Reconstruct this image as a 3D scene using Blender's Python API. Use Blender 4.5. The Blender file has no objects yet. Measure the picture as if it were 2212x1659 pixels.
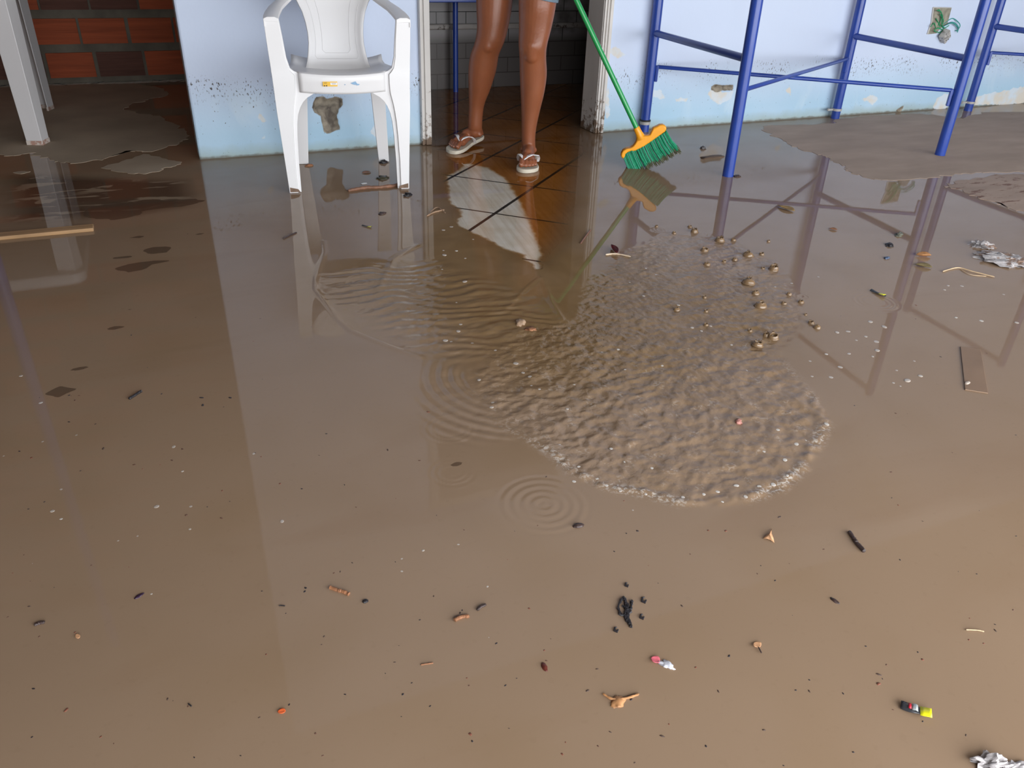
import bpy, bmesh, math, random
import numpy as np
from math import sin, cos, pi, radians, hypot
from mathutils import Vector, Matrix
random.seed(7); RNG = np.random.default_rng(5)
SC = bpy.context.scene; COL = SC.collection

# ---------------------------------------------------------------- camera
FPX = 1714.0; CX, CY = 1106.0, 829.5; HC = 1.0
TH, ROLL, YAW = radians(30.0), math.atan2(106, 2970), radians(24.3)
Fv = np.array([sin(YAW)*cos(TH), cos(YAW)*cos(TH), -sin(TH)])
R0 = np.array([cos(YAW), -sin(YAW), 0.0]); U0 = np.cross(R0, Fv)
Rv = cos(ROLL)*R0 + sin(ROLL)*U0; Uv = -sin(ROLL)*R0 + cos(ROLL)*U0
cd = bpy.data.cameras.new('camera'); cam = bpy.data.objects.new('camera', cd); COL.objects.link(cam)
cd.sensor_width = 36; cd.sensor_fit = 'HORIZONTAL'; cd.lens = 36*FPX/2212; cd.clip_start = 0.02; cd.clip_end = 200
M4 = Matrix.Identity(4)
for i in range(3):
    M4[i][0] = Rv[i]; M4[i][1] = Uv[i]; M4[i][2] = -Fv[i]
M4[0][3], M4[1][3], M4[2][3] = 0, 0, HC
cam.matrix_world = M4; SC.camera = cam

# ---------------------------------------------------------------- world, light, exposure
SC.view_settings.view_transform = 'Standard'; SC.view_settings.look = 'None'
SC.view_settings.gamma = 1; SC.view_settings.use_curve_mapping = False
SC.view_settings.exposure = 0.36
W = bpy.data.worlds.new('overcast_sky'); SC.world = W; W.use_nodes = True
wn = W.node_tree.nodes; wl = W.node_tree.links
bg = wn['Background']
tcw = wn.new('ShaderNodeTexCoord'); sepw = wn.new('ShaderNodeSeparateXYZ'); wl.new(tcw.outputs['Generated'], sepw.inputs[0])
rw = wn.new('ShaderNodeValToRGB'); wl.new(sepw.outputs['Z'], rw.inputs[0])
rw.color_ramp.elements[0].position = 0.0; rw.color_ramp.elements[0].color = (0.50, 0.51, 0.53, 1)
rw.color_ramp.elements[1].position = 0.7; rw.color_ramp.elements[1].color = (0.88, 0.94, 1.0, 1)
wl.new(rw.outputs[0], bg.inputs[0]); bg.inputs[1].default_value = 3.0
ld = bpy.data.lights.new('daylight_area_lamp', 'AREA'); ld.shape = 'RECTANGLE'; ld.size = 8.0; ld.size_y = 1.75
ld.energy = 205; ld.color = (0.95, 0.98, 1.0)
lo = bpy.data.objects.new('daylight_area_lamp', ld); COL.objects.link(lo)
lo.location = (3.2, -1.28, .98); lo.rotation_euler = (radians(90), 0, 0)   # added area lamp for the daylight of an assumed opening behind the camera

# ---------------------------------------------------------------- pixel -> place helpers (authoring only)
def ray(x, y): return Fv + Rv*(x-CX)/FPX - Uv*(y-CY)/FPX
def g(x, y, z=0.0):
    d = ray(x, y); t = (z-HC)/d[2]; return Vector((d[0]*t, d[1]*t, z))
def onY(x, y, Y):
    d = ray(x, y); t = Y/d[1]; return Vector((d[0]*t, Y, HC+d[2]*t))
WY = 4.03

# ---------------------------------------------------------------- materials
MATS = {}
def mat(name, col, rough=0.6, var=0.0, vscale=8.0, bump=0.0, bscale=60.0, metal=0.0, spec=0.5, dirt=None, dscale=14.0, damt=0.5, coat=0.0, stretch=(1,1,1), sss=0.0):
    if name in MATS: return MATS[name]
    m = bpy.data.materials.new(name); m.use_nodes = True; MATS[name] = m
    nt = m.node_tree; N = nt.nodes; L = nt.links; b = N['Principled BSDF']
    b.inputs['Base Color'].default_value = (*col, 1); b.inputs['Roughness'].default_value = rough
    b.inputs['Metallic'].default_value = metal; b.inputs['Specular IOR Level'].default_value = spec
    b.inputs['Coat Weight'].default_value = coat
    if sss: b.inputs['Subsurface Weight'].default_value = sss; b.inputs['Subsurface Scale'].default_value = 0.004
    tc = N.new('ShaderNodeTexCoord'); mp = N.new('ShaderNodeMapping'); L.new(tc.outputs['Object'], mp.inputs[0]); mp.inputs['Scale'].default_value = stretch
    out = None
    if var:
        n = N.new('ShaderNodeTexNoise'); n.inputs['Scale'].default_value = vscale; n.inputs['Detail'].default_value = 5
        L.new(mp.outputs[0], n.inputs[0])
        r = N.new('ShaderNodeValToRGB'); L.new(n.outputs[0], r.inputs[0])
        r.color_ramp.elements[0].position = .3; r.color_ramp.elements[1].position = .7
        r.color_ramp.elements[0].color = (*[c*(1-var) for c in col], 1); r.color_ramp.elements[1].color = (*[min(1, c*(1+var*.6)) for c in col], 1)
        out = r.outputs[0]
    if dirt:
        n = N.new('ShaderNodeTexNoise'); n.inputs['Scale'].default_value = dscale; n.inputs['Detail'].default_value = 8
        n.inputs['Roughness'].default_value = .7
        L.new(mp.outputs[0], n.inputs[0])
        r = N.new('ShaderNodeValToRGB'); L.new(n.outputs[0], r.inputs[0])
        r.color_ramp.elements[0].position = damt; r.color_ramp.elements[1].position = min(1, damt+.06)
        mx = N.new('ShaderNodeMix'); mx.data_type = 'RGBA'; L.new(r.outputs[0], mx.inputs[0])
        if out: L.new(out, mx.inputs[6])
        else: mx.inputs[6].default_value = (*col, 1)
        mx.inputs[7].default_value = (*dirt, 1); out = mx.outputs[2]
    if out: L.new(out, b.inputs['Base Color'])
    if bump:
        n = N.new('ShaderNodeTexNoise'); n.inputs['Scale'].default_value = bscale; n.inputs['Detail'].default_value = 4
        L.new(mp.outputs[0], n.inputs[0]); bp = N.new('ShaderNodeBump'); bp.inputs['Strength'].default_value = bump
        bp.inputs['Distance'].default_value = 0.004; L.new(n.outputs[0], bp.inputs['Height']); L.new(bp.outputs[0], b.inputs['Normal'])
    return m

# ---------------------------------------------------------------- mesh helpers
class MB:
    def __init__(s): s.v = []; s.f = []
    def add(s, vs, fs):
        o = len(s.v); s.v += [tuple(v) for v in vs]; s.f += [tuple(o+i for i in f) for f in fs]
    def loft(s, rings, cap=True, closed=True):
        n = len(rings[0]); vs = [p for r in rings for p in r]; fs = []
        for i in range(len(rings)-1):
            for j in range(n if closed else n-1):
                k = (j+1) % n; fs.append((i*n+j, i*n+k, (i+1)*n+k, (i+1)*n+j))
        if cap: fs.append(tuple(range(n))[::-1]); fs.append(tuple(range((len(rings)-1)*n, len(rings)*n)))
        s.add(vs, fs)
    def tube(s, pts, rad, seg=12, cap=True, flat=1.0):
        pts = [Vector(p) for p in pts]; rad = [rad]*len(pts) if isinstance(rad, (int, float)) else rad
        rings = []; up = None
        for i, p in enumerate(pts):
            t = (pts[min(i+1, len(pts)-1)]-pts[max(i-1, 0)]).normalized()
            if up is None:
                up = Vector((0, 0, 1)) if abs(t.z) < .9 else Vector((1, 0, 0))
            a = t.cross(up).normalized(); b = a.cross(t).normalized(); up = b
            rings.append([p + a*rad[i]*cos(2*pi*k/seg) + b*rad[i]*flat*sin(2*pi*k/seg) for k in range(seg)])
        s.loft(rings, cap)
    def box(s, c, size, M=None):
        c = Vector(c); hx, hy, hz = [q/2 for q in size]
        vs = [Vector((x, y, z)) for x in (-hx, hx) for y in (-hy, hy) for z in (-hz, hz)]
        if M is not None: vs = [M @ v for v in vs]
        s.add([c+v for v in vs], [(0, 1, 3, 2), (4, 6, 7, 5), (0, 4, 5, 1), (2, 3, 7, 6), (0, 2, 6, 4), (1, 5, 7, 3)])
    def slab(s, poly, z0, z1):
        n = len(poly); vs = [(p[0], p[1], z0) for p in poly]+[(p[0], p[1], z1) for p in poly]
        fs = [tuple(range(n))[::-1], tuple(range(n, 2*n))]+[(i, (i+1) % n, n+(i+1) % n, n+i) for i in range(n)]
        s.add(vs, fs)
    def build(s, name, m, parent=None, smooth=True, bevel=0.0, subsurf=0, solid=0.0):
        me = bpy.data.meshes.new(name); me.from_pydata(s.v, [], s.f); me.validate(); me.update()
        bm = bmesh.new(); bm.from_mesh(me)
        if not solid: bmesh.ops.recalc_face_normals(bm, faces=bm.faces)
        bm.to_mesh(me); bm.free()
        o = bpy.data.objects.new(name, me); COL.objects.link(o)
        if m: me.materials.append(m)
        if parent: o.parent = parent
        if smooth:
            for p in me.polygons: p.use_smooth = True
        if solid:
            md = o.modifiers.new('solid', 'SOLIDIFY'); md.thickness = solid; md.offset = 0
        if bevel:
            md = o.modifiers.new('bevel', 'BEVEL'); md.width = bevel; md.segments = 2; md.limit_method = 'ANGLE'; md.angle_limit = radians(35)
        if subsurf:
            md = o.modifiers.new('sub', 'SUBSURF'); md.levels = subsurf; md.render_levels = subsurf
        elif smooth:
            try: me.shade_auto_smooth if False else None
            except Exception: pass
        if smooth and not subsurf:
            mark_sharp(me)
        return o
def mark_sharp(me, ang=40):
    bm = bmesh.new(); bm.from_mesh(me)
    for e in bm.edges:
        if len(e.link_faces) == 2 and e.calc_face_angle(0) > radians(ang): e.smooth = False
    bm.to_mesh(me); bm.free()
def empty(name, loc=(0, 0, 0), rz=0.0):
    o = bpy.data.objects.new(name, None); COL.objects.link(o); o.location = loc; o.rotation_euler = (0, 0, rz); o.empty_display_size = .05
    return o
def tag(o, label=None, cat=None, group=None, kind=None):
    if label: o['label'] = label
    if cat: o['category'] = cat
    if group: o['group'] = group
    if kind: o['kind'] = kind
    return o
def struct(o): o['kind'] = 'structure'; return o

# numpy noise and polygon distance
_G = RNG.normal(size=(256, 256, 2)); _G /= np.linalg.norm(_G, axis=2, keepdims=True)
def pnoise(x, y):
    xi = np.floor(x).astype(int); yi = np.floor(y).astype(int); fx = x-xi; fy = y-yi
    u = fx**3*(fx*(fx*6-15)+10); v = fy**3*(fy*(fy*6-15)+10)
    def d(i, j):
        gg = _G[(xi+i) % 256, (yi+j) % 256]; return gg[..., 0]*(fx-i)+gg[..., 1]*(fy-j)
    a = d(0, 0)*(1-u)+d(1, 0)*u; b = d(0, 1)*(1-u)+d(1, 1)*u
    return (a*(1-v)+b*v)*1.5
def sdf(poly, X, Y):
    P = np.array([(p[0], p[1]) for p in poly]); D = np.full(X.shape, 1e9); ins = np.zeros(X.shape, bool)
    for i in range(len(P)):
        a, b = P[i-1], P[i]; e = b-a; L2 = max(e@e, 1e-12)
        t = np.clip(((X-a[0])*e[0]+(Y-a[1])*e[1])/L2, 0, 1)
        D = np.minimum(D, np.hypot(X-a[0]-t*e[0], Y-a[1]-t*e[1]))
        c = ((a[1] > Y) != (b[1] > Y)); xx = a[0]+(Y-a[1])*e[0]/(e[1] if abs(e[1]) > 1e-12 else 1e-12)
        ins ^= c & (X < xx)
    return np.where(ins, D, -D)
def line_dist(pts, X, Y):
    P = np.array([(p[0], p[1]) for p in pts]); D = np.full(X.shape, 1e9)
    for i in range(1, len(P)):
        a, b = P[i-1], P[i]; e = b-a; t = np.clip(((X-a[0])*e[0]+(Y-a[1])*e[1])/max(e@e, 1e-12), 0, 1)
        D = np.minimum(D, np.hypot(X-a[0]-t*e[0], Y-a[1]-t*e[1]))
    return D
def smooth(x, a, b):
    t = np.clip((x-a)/(b-a), 0, 1); return t*t*(3-2*t)
def grid_mesh(name, P, m, attrs):
    """P: (ny,nx,3) array of points, attrs: dict name->(ny,nx)"""
    ny, nx = P.shape[:2]; me = bpy.data.meshes.new(name)
    idx = np.arange(ny*nx).reshape(ny, nx)
    q = np.stack([idx[:-1, :-1], idx[:-1, 1:], idx[1:, 1:], idx[1:, :-1]], -1).reshape(-1, 4)
    me.vertices.add(ny*nx); me.vertices.foreach_set('co', P.reshape(-1).astype(np.float32))
    me.loops.add(q.size); me.loops.foreach_set('vertex_index', q.reshape(-1).astype(np.int32))
    me.polygons.add(len(q)); me.polygons.foreach_set('loop_start', np.arange(0, q.size, 4, dtype=np.int32))
    me.update(calc_edges=True)
    me.polygons.foreach_set('use_smooth', np.ones(len(q), bool))
    for k, a in attrs.items():
        at = me.attributes.new(k, 'FLOAT', 'POINT'); at.data.foreach_set('value', a.reshape(-1).astype(np.float32))
    me.materials.append(m); o = bpy.data.objects.new(name, me); COL.objects.link(o)
    return o
def lines(*segs):
    out = []
    for a, b, st in segs:
        n = max(1, int(round((b-a)/st))); out += list(np.linspace(a, b, n, endpoint=False))
    out.append(segs[-1][1]); return np.array(out)
def wobble(poly, amp, n=4, seed=1):
    """subdivide a polygon and push its points about for a ragged edge"""
    r = random.Random(seed); out = []
    for i in range(len(poly)):
        a, b = poly[i-1], poly[i]
        for k in range(n):
            t = k/n; L = hypot(b[0]-a[0], b[1]-a[1]); am = min(amp, L*.25)
            out.append((a[0]+(b[0]-a[0])*t+r.uniform(-am, am)*(k > 0), a[1]+(b[1]-a[1])*t+r.uniform(-am, am)*(k > 0)))
    return out

# =====================================================================  SETTING
# ---- tiled floor (diagonal tiles) ----
def floor_material():
    m = bpy.data.materials.new('floor_tiles'); m.use_nodes = True; nt = m.node_tree; N = nt.nodes; L = nt.links; b = N['Principled BSDF']
    tc = N.new('ShaderNodeTexCoord')
    sep = N.new('ShaderNodeSeparateXYZ'); L.new(tc.outputs['Object'], sep.inputs[0])
    def math_(op, a, bb=None):
        n = N.new('ShaderNodeMath'); n.operation = op
        for i, v in enumerate((a, bb)):
            if v is None: continue
            if isinstance(v, (int, float)): n.inputs[i].default_value = v
            else: L.new(v, n.inputs[i])
        return n.outputs[0]
    def axis(ang, period, ox, oy):
        ca, sa = cos(radians(ang)), sin(radians(ang))
        u = math_('ADD', math_('MULTIPLY', math_('SUBTRACT', sep.outputs[0], ox), ca), math_('MULTIPLY', math_('SUBTRACT', sep.outputs[1], oy), sa))
        f = math_('FRACT', math_('ADD', math_('DIVIDE', u, period), 50.5))
        return math_('MULTIPLY', math_('ABSOLUTE', math_('SUBTRACT', f, 0.5)), period)
    o = g(1154, 402)
    da = axis(46.3, .425, o.x, o.y); db = axis(-46.5, .390, o.x, o.y)
    ga = math_('LESS_THAN', da, 0.0055); gb = math_('LESS_THAN', db, 0.0075)
    gm = math_('MAXIMUM', ga, gb)
    n = N.new('ShaderNodeTexNoise'); n.inputs['Scale'].default_value = 7; n.inputs['Detail'].default_value = 6; L.new(tc.outputs['Object'], n.inputs[0])
    r = N.new('ShaderNodeValToRGB'); L.new(n.outputs[0], r.inputs[0])
    r.color_ramp.elements[0].color = (.80, .72, .60, 1); r.color_ramp.elements[1].color = (.92, .88, .82, 1)
    r.color_ramp.elements[0].position = .35; r.color_ramp.elements[1].position = .65
    # mop streaks of thin mud left on the swept tiles
    mp = N.new('ShaderNodeMapping'); sa, sb_ = g(1000, 370), g(1160, 580); mp.vector_type = 'TEXTURE'; mp.inputs['Rotation'].default_value = (0, 0, math.atan2(sb_.y-sa.y, sb_.x-sa.x)); mp.inputs['Scale'].default_value = (.45, .018, 1); L.new(tc.outputs['Object'], mp.inputs[0])
    n2 = N.new('ShaderNodeTexNoise'); n2.inputs['Scale'].default_value = 1.0; n2.inputs['Detail'].default_value = 3; L.new(mp.outputs[0], n2.inputs[0])
    r2 = N.new('ShaderNodeValToRGB'); L.new(n2.outputs[0], r2.inputs[0]); r2.color_ramp.elements[0].position = .42; r2.color_ramp.elements[1].position = .68
    mx0 = N.new('ShaderNodeMix'); mx0.data_type = 'RGBA'; L.new(math_('MULTIPLY', r2.outputs[0], .38), mx0.inputs[0]); L.new(r.outputs[0], mx0.inputs[6]); mx0.inputs[7].default_value = (.50, .37, .22, 1)
    mx = N.new('ShaderNodeMix'); mx.data_type = 'RGBA'; L.new(gm, mx.inputs[0]); L.new(mx0.outputs[2], mx.inputs[6]); mx.inputs[7].default_value = (.012, .009, .007, 1)
    L.new(mx.outputs[2], b.inputs['Base Color']); b.inputs['Roughness'].default_value = .25
    bp = N.new('ShaderNodeBump'); bp.inputs['Distance'].default_value = .003; L.new(math_('SUBTRACT', 1.0, gm), bp.inputs['Height']); L.new(bp.outputs[0], b.inputs['Normal'])
    return m
fl = MB(); fl.slab([(-3.2, -2.0), (9.6, -2.0), (9.6, 7.2), (-3.2, 7.2)], -.10, -.004)
struct(fl.build('floor', floor_material(), smooth=False))

# ---- muddy water ----
def water_material():
    m = bpy.data.materials.new('muddy_water'); m.use_nodes = True; nt = m.node_tree; N = nt.nodes; L = nt.links
    N.remove(N['Principled BSDF']); out = N['Material Output']
    tc = N.new('ShaderNodeTexCoord')
    def noise(scale, det, st=(1, 1, 1), dist=0):
        mp = N.new('ShaderNodeMapping'); mp.inputs['Scale'].default_value = st; L.new(tc.outputs['Object'], mp.inputs[0])
        n = N.new('ShaderNodeTexNoise'); n.inputs['Scale'].default_value = scale; n.inputs['Detail'].default_value = det; n.inputs['Distortion'].default_value = dist
        L.new(mp.outputs[0], n.inputs[0]); return n.outputs[0]
    def ramp(s, p0, p1, c0=(0, 0, 0), c1=(1, 1, 1)):
        if p0 > p1: p0, p1, c0, c1 = p1, p0, c1, c0
        r = N.new('ShaderNodeValToRGB'); L.new(s, r.inputs[0]); r.color_ramp.elements[0].position = p0; r.color_ramp.elements[1].position = p1
        r.color_ramp.elements[0].color = (*c0, 1); r.color_ramp.elements[1].color = (*c1, 1); return r.outputs[0]
    def mixc(f, a, b_):
        x = N.new('ShaderNodeMix'); x.data_type = 'RGBA'
        for i, v in ((0, f), (6, a), (7, b_)):
            if isinstance(v, (float, int)): x.inputs[i].default_value = v
            elif isinstance(v, tuple): x.inputs[i].default_value = (*v, 1)
            else: L.new(v, x.inputs[i])
        return x.outputs[2]
    def mt(op, a, b_):
        n = N.new('ShaderNodeMath'); n.operation = op
        for i, v in enumerate((a, b_)):
            if isinstance(v, (int, float)): n.inputs[i].default_value = v
            else: L.new(v, n.inputs[i])
        return n.outputs[0]
    def attr(nm):
        a = N.new('ShaderNodeAttribute'); a.attribute_name = nm; return a.outputs['Fac']
    c = ramp(noise(.9, 4, dist=.6), .3, .7, (.280, .188, .122), (.330, .225, .148))
    c = mixc(mt('MULTIPLY', ramp(noise(2.2, 7, (.5, 1.6, 1), 1.2), .55, .75), .35), c, (.25, .150, .085))
    c = mixc(mt('MULTIPLY', ramp(noise(60, 3), .62, .72), .12), c, (.20, .13, .08))
    c = mixc(attr('stir_shade'), c, mixc(ramp(noise(7, 5, dist=.8), .35, .7), (.255, .155, .068), (.200, .118, .048)))  # olive stirred silt, with the dimmer far light painted into its colour
    # thin drying scum: tan flakes over the brick wall's dark red reflection, painted in
    sc = attr('scum_refl'); sn = noise(9, 9, (.55, 1.6, 1), .7)
    scm = mt('MULTIPLY', ramp(sn, .56, .60), sc)
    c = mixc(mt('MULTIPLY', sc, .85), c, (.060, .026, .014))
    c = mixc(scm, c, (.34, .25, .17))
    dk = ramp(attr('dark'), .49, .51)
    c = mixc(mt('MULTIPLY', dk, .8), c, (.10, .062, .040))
    fo = mt('MULTIPLY', attr('foam'), ramp(noise(130, 6, (1, 1, 1), .5), .50, .60)); c = mixc(mt('MULTIPLY', fo, .8), c, (.62, .56, .50))
    # swept clear patch and thin water
    thick = attr('thick'); sw = attr('swept'); swn = mt('ADD', sw, mt('MULTIPLY', mt('SUBTRACT', noise(28, 4), .5), .03))
    swm = ramp(mt('ADD', mt('MULTIPLY', swn, 12.0), .5), .42, .60)
    alpha = mt('MULTIPLY', thick, mt('SUBTRACT', 1.0, swm))
    diff = N.new('ShaderNodeBsdfDiffuse'); L.new(c, diff.inputs[0])
    tr = N.new('ShaderNodeBsdfTransparent')
    tint = mixc(swm, (.66, .40, .14), (.96, .95, .93)); L.new(tint, tr.inputs[0])
    m1 = N.new('ShaderNodeMixShader'); L.new(alpha, m1.inputs[0]); L.new(tr.outputs[0], m1.inputs[1]); L.new(diff.outputs[0], m1.inputs[2])
    # micro bump
    bp = N.new('ShaderNodeBump'); bp.inputs['Distance'].default_value = .002
    bs = mt('ADD', mt('MULTIPLY', attr('rough'), .9), .012)
    L.new(bs, bp.inputs['Strength']); L.new(noise(85, 5, (1, 1, 1), .3), bp.inputs['Height'])
    gl = N.new('ShaderNodeBsdfGlossy'); L.new(mt('ADD', mt('MULTIPLY', attr('rough'), .10), .012), gl.inputs['Roughness']); L.new(bp.outputs[0], gl.inputs['Normal'])
    fr = N.new('ShaderNodeFresnel'); fr.inputs['IOR'].default_value = 1.36; L.new(bp.outputs[0], fr.inputs['Normal'])
    L.new(bp.outputs[0], diff.inputs['Normal'])
    geo = N.new('ShaderNodeNewGeometry')          # from below the film lets the light out
    m2 = N.new('ShaderNodeMixShader'); L.new(mt('MULTIPLY', fr.outputs[0], mt('SUBTRACT', 1.0, geo.outputs['Backfacing'])), m2.inputs[0]); L.new(m1.outputs[0], m2.inputs[1]); L.new(gl.outputs[0], m2.inputs[2])
    L.new(m2.outputs[0], out.inputs[0]); return m
xs = lines((-3.09, .2, .04), (.2, 2.75, .0055), (2.75, 9.49, .05)); ys = lines((-1.29, .85, .04), (.85, 3.0, .0055), (3.0, 4.2, .010), (4.2, 6.19, .03))
X, Y = np.meshgrid(xs, ys)
gp = lambda L_: [tuple(g(x, y)[:2]) for x, y in L_]
lobe = gp([(1190, 985), (1225, 1022), (1300, 1056), (1380, 1070), (1460, 1090), (1530, 1092), (1610, 1086), (1690, 1060), (1745, 1015), (1775, 960), (1795, 915), (1765, 860), (1715, 800), (1690, 760), (1740, 700),
           (1730, 640), (1680, 560), (1560, 510), (1440, 500), (1350, 535), (1270, 600), (1230, 690), (1130, 700), (1040, 760), (1000, 830), (1040, 900), (1110, 940)])
s1 = sdf(lobe, X, Y); ins = smooth(s1, -.01, .06)
rid = lambda sx, sy: 1-2*np.abs(pnoise(X*sx+3, Y*sy+5))
front = smooth(1.95-Y, 0, .5)*ins
cen = g(1480, 790); DXc, DYc = X-cen.x, Y-cen.y; AN = np.arctan2(DYc, DXc); RD = np.hypot(DXc, DYc)
Z = ins*(.0017*pnoise(X*15+.8*pnoise(X*7, Y*7), Y*20)+.0014*pnoise(X*36+pnoise(X*12, Y*12), Y*46)+.0008*pnoise(X*85, Y*85))
AN = AN+.12*pnoise(X*8, Y*8)+.05*pnoise(X*20, Y*20)
Z += ins*smooth(Y, 1.3, 1.8)*(.0011*pnoise(X*55, Y*68)+.0006*pnoise(X*110, Y*120))
Z += front*(.0012*pnoise(AN*9+3, RD*16)+.0018*pnoise(X*19+2, Y*26+7)+.0014*pnoise(AN*26, RD*34)+.0008*pnoise(AN*60, RD*70)+.0012*rid(26, 34))
rimw = np.exp(-((s1-.014)/.012)**2)*smooth(1.45-Y, 0, .25)*smooth(X-.52, 0, .1)
Z += rimw*(.0022+.0035*pnoise(X*34, Y*44)+.0025*pnoise(X*90, Y*90))
# rippled sheet coming from under the chair
rip = gp([(700, 590), (860, 560), (960, 560), (1150, 640), (1230, 700), (1100, 770), (980, 800), (880, 760), (770, 700), (700, 640)])
s2 = sdf(rip, X, Y); w2 = smooth(s2, -.03, .10)
Z += w2*(.0011*np.sin((Y*1.0+.25*X+.05*pnoise(X*6, Y*6))*2*pi/.052+1.6*pnoise(X*9, Y*9))+.0010*pnoise(X*22, Y*60)+.0005*pnoise(X*60, Y*80))
lf = gp([(930, 780), (1010, 800), (1080, 880), (1110, 950), (1000, 960), (930, 930), (900, 860)])
s3 = sdf(lf, X, Y); w3 = smooth(s3, -.03, .07)
Z += w3*(.0012*np.sin(np.hypot(X-.75, Y-1.62)*2*pi/.032)+.0008*pnoise(X*30, Y*35))
ln = line_dist(gp([(700, 520), (702, 545), (682, 600), (682, 625), (705, 655), (730, 690), (760, 715), (800, 732), (850, 752), (910, 772)]), X, Y)
Z += .0016*np.exp(-(ln/.007)**2)
ln = line_dist(gp([(900, 530), (850, 560), (830, 600), (815, 630)]), X, Y); Z += .0016*np.exp(-(ln/.012)**2)
ln = line_dist(gp([(1165, 600), (1130, 630), (1090, 670)]), X, Y); Z += .0010*np.exp(-(ln/.008)**2)
ln = line_dist(gp([(1172, 600), (1190, 650), (1215, 690)]), X, Y); Z += .0010*np.exp(-(ln/.008)**2)
for px, py, r0, r1, lam, A in [(978, 1020, .022, .062, .013, .00030), (1175, 1090, .0, .105, .020, .00034), (972, 925, .03, .075, .014, .0004), (1890, 652, .03, .085, .016, .00045), (553, 956, .0, .03, .010, .0003),
                               (1510, 505, 0, .05, .014, .0006), (1445, 515, 0, .06, .015, .0006), (1425, 497, 0, .045, .012, .0006), (780, 610, 0, .07, .016, .0005), (870, 600, 0, .06, .016, .0004), (1730, 640, 0, .05, .013, .0005)]:
    c = g(px, py); r = np.hypot(X-c.x, Y-c.y); Z += A*np.cos(2*pi*r/lam)*smooth(r, r0-.008, r0+.004)*(1-smooth(r, r1-.02, r1))
thickp = gp([(1010, 150), (1250, 150), (1262, 270), (1270, 330), (1262, 440), (1240, 520), (1190, 580), (1130, 560), (1040, 520), (985, 480), (945, 420), (930, 330), (925, 200)])
s4 = sdf(thickp, X, Y); thick = .99-.92*smooth(s4, -.06, .16)
sweptp = gp([(1008, 352), (1055, 362), (1092, 385), (1118, 425), (1140, 470), (1158, 515), (1172, 548), (1165, 562), (1172, 574), (1166, 582), (1155, 583), (1150, 570), (1133, 562), (1133, 551), (1090, 538), (1050, 515), (1022, 503),
             (990, 488), (985, 472), (998, 468), (992, 450), (972, 440), (968, 405), (965, 380), (990, 368)])
swept = sdf(sweptp, X, Y)
scum_refl_p = gp([(0, 375), (90, 372), (240, 378), (420, 385), (440, 420), (420, 450), (300, 468), (160, 480), (0, 490)])
scum_refl = smooth(sdf(scum_refl_p, X, Y), -.02, .12)*.9
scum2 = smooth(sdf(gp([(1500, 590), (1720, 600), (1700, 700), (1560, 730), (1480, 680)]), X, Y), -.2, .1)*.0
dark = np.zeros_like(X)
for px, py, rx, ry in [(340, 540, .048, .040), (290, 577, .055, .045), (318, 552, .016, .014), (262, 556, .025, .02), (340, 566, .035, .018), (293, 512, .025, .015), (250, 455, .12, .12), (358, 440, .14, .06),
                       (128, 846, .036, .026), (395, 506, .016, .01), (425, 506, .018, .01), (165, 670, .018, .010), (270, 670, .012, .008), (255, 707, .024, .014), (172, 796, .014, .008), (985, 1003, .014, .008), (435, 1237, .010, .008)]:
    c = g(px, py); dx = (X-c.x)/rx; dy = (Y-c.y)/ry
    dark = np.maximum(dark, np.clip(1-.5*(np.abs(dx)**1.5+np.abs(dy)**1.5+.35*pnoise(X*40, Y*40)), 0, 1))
Z = Z+.00004*pnoise(X*5, Y*5)
stir_shade = np.clip(smooth(sdf(gp([(900, 320), (1270, 300), (1290, 420), (1330, 520), (1500, 560), (1740, 640), (1800, 720), (1700, 800), (1500, 860), (1250, 900), (1030, 900), (960, 800), (880, 740), (700, 650), (690, 560), (860, 480), (925, 430)]), X, Y), -.10, .30)+.25*pnoise(X*5, Y*5), 0, 1)*.85
foam = np.clip(np.exp(-((s1-.012)/.014)**2)*smooth(1.5-Y, 0, .3)*smooth(pnoise(X*7, Y*7), -.35, .25)+.30*front*smooth(pnoise(X*24, Y*30), .30, .55), 0, 1)
rough = np.clip(ins*.9+w2*.25+w3*.25, 0, 1)
P = np.stack([X, Y, Z], -1)
wat = grid_mesh('muddy_water', P, water_material(), dict(thick=thick, swept=swept, scum_refl=scum_refl, dark=dark, rough=rough, foam=foam, stir_shade=stir_shade))
tag(wat, 'brown muddy flood water covering the whole tiled floor', 'water', kind='stuff')

# ---- drying mud banks standing just proud of the water ----
MUD = mat('drying_mud', (.37, .275, .21), .85, var=.14, vscale=5, dirt=(.19, .125, .085), dscale=3.2, damt=.665, stretch=(.6, 1.6, 1), bump=.12, bscale=90)
MUDB = mat('shaded_room_mud', (.40, .32, .24), .85, var=.14, vscale=4, bump=.08, bscale=60)
def bank(pts, label, seed, m=MUD, amp=.02, n=5, top=.0012):
    mb = MB(); mb.slab(wobble(gp(pts), amp, n, seed), -.0002, top)
    o = mb.build('mud_bank', m, smooth=False); tag(o, label, 'mud', kind='stuff'); return o
bank([(-500, 192), (0, 189), (130, 185), (290, 180), (345, 190), (362, 206), (320, 216), (290, 222), (268, 236), (300, 246), (345, 250), (378, 268), (400, 282), (410, 293), (395, 305), (360, 318), (330, 328), (290, 325), (262, 332), (225, 343), (166, 353), (130, 351), (108, 346), (90, 336), (62, 331), (30, 337), (0, 334), (-500, 330)], 'large dull brown mud bank before the brick wall, around the table legs', 3, MUDB, .022, 5)
bank([(218, 363), (262, 349), (310, 333), (350, 342), (393, 350), (375, 360), (358, 362), (344, 371), (310, 376), (262, 372)], 'small diamond shaped island of mud left of the blue wall', 4, MUDB, .010, 5)
bank([(28, 373), (48, 370), (66, 371), (45, 376)], 'thin sliver of mud in the dark water at the left edge', 6, MUDB, .006, 3)
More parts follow.
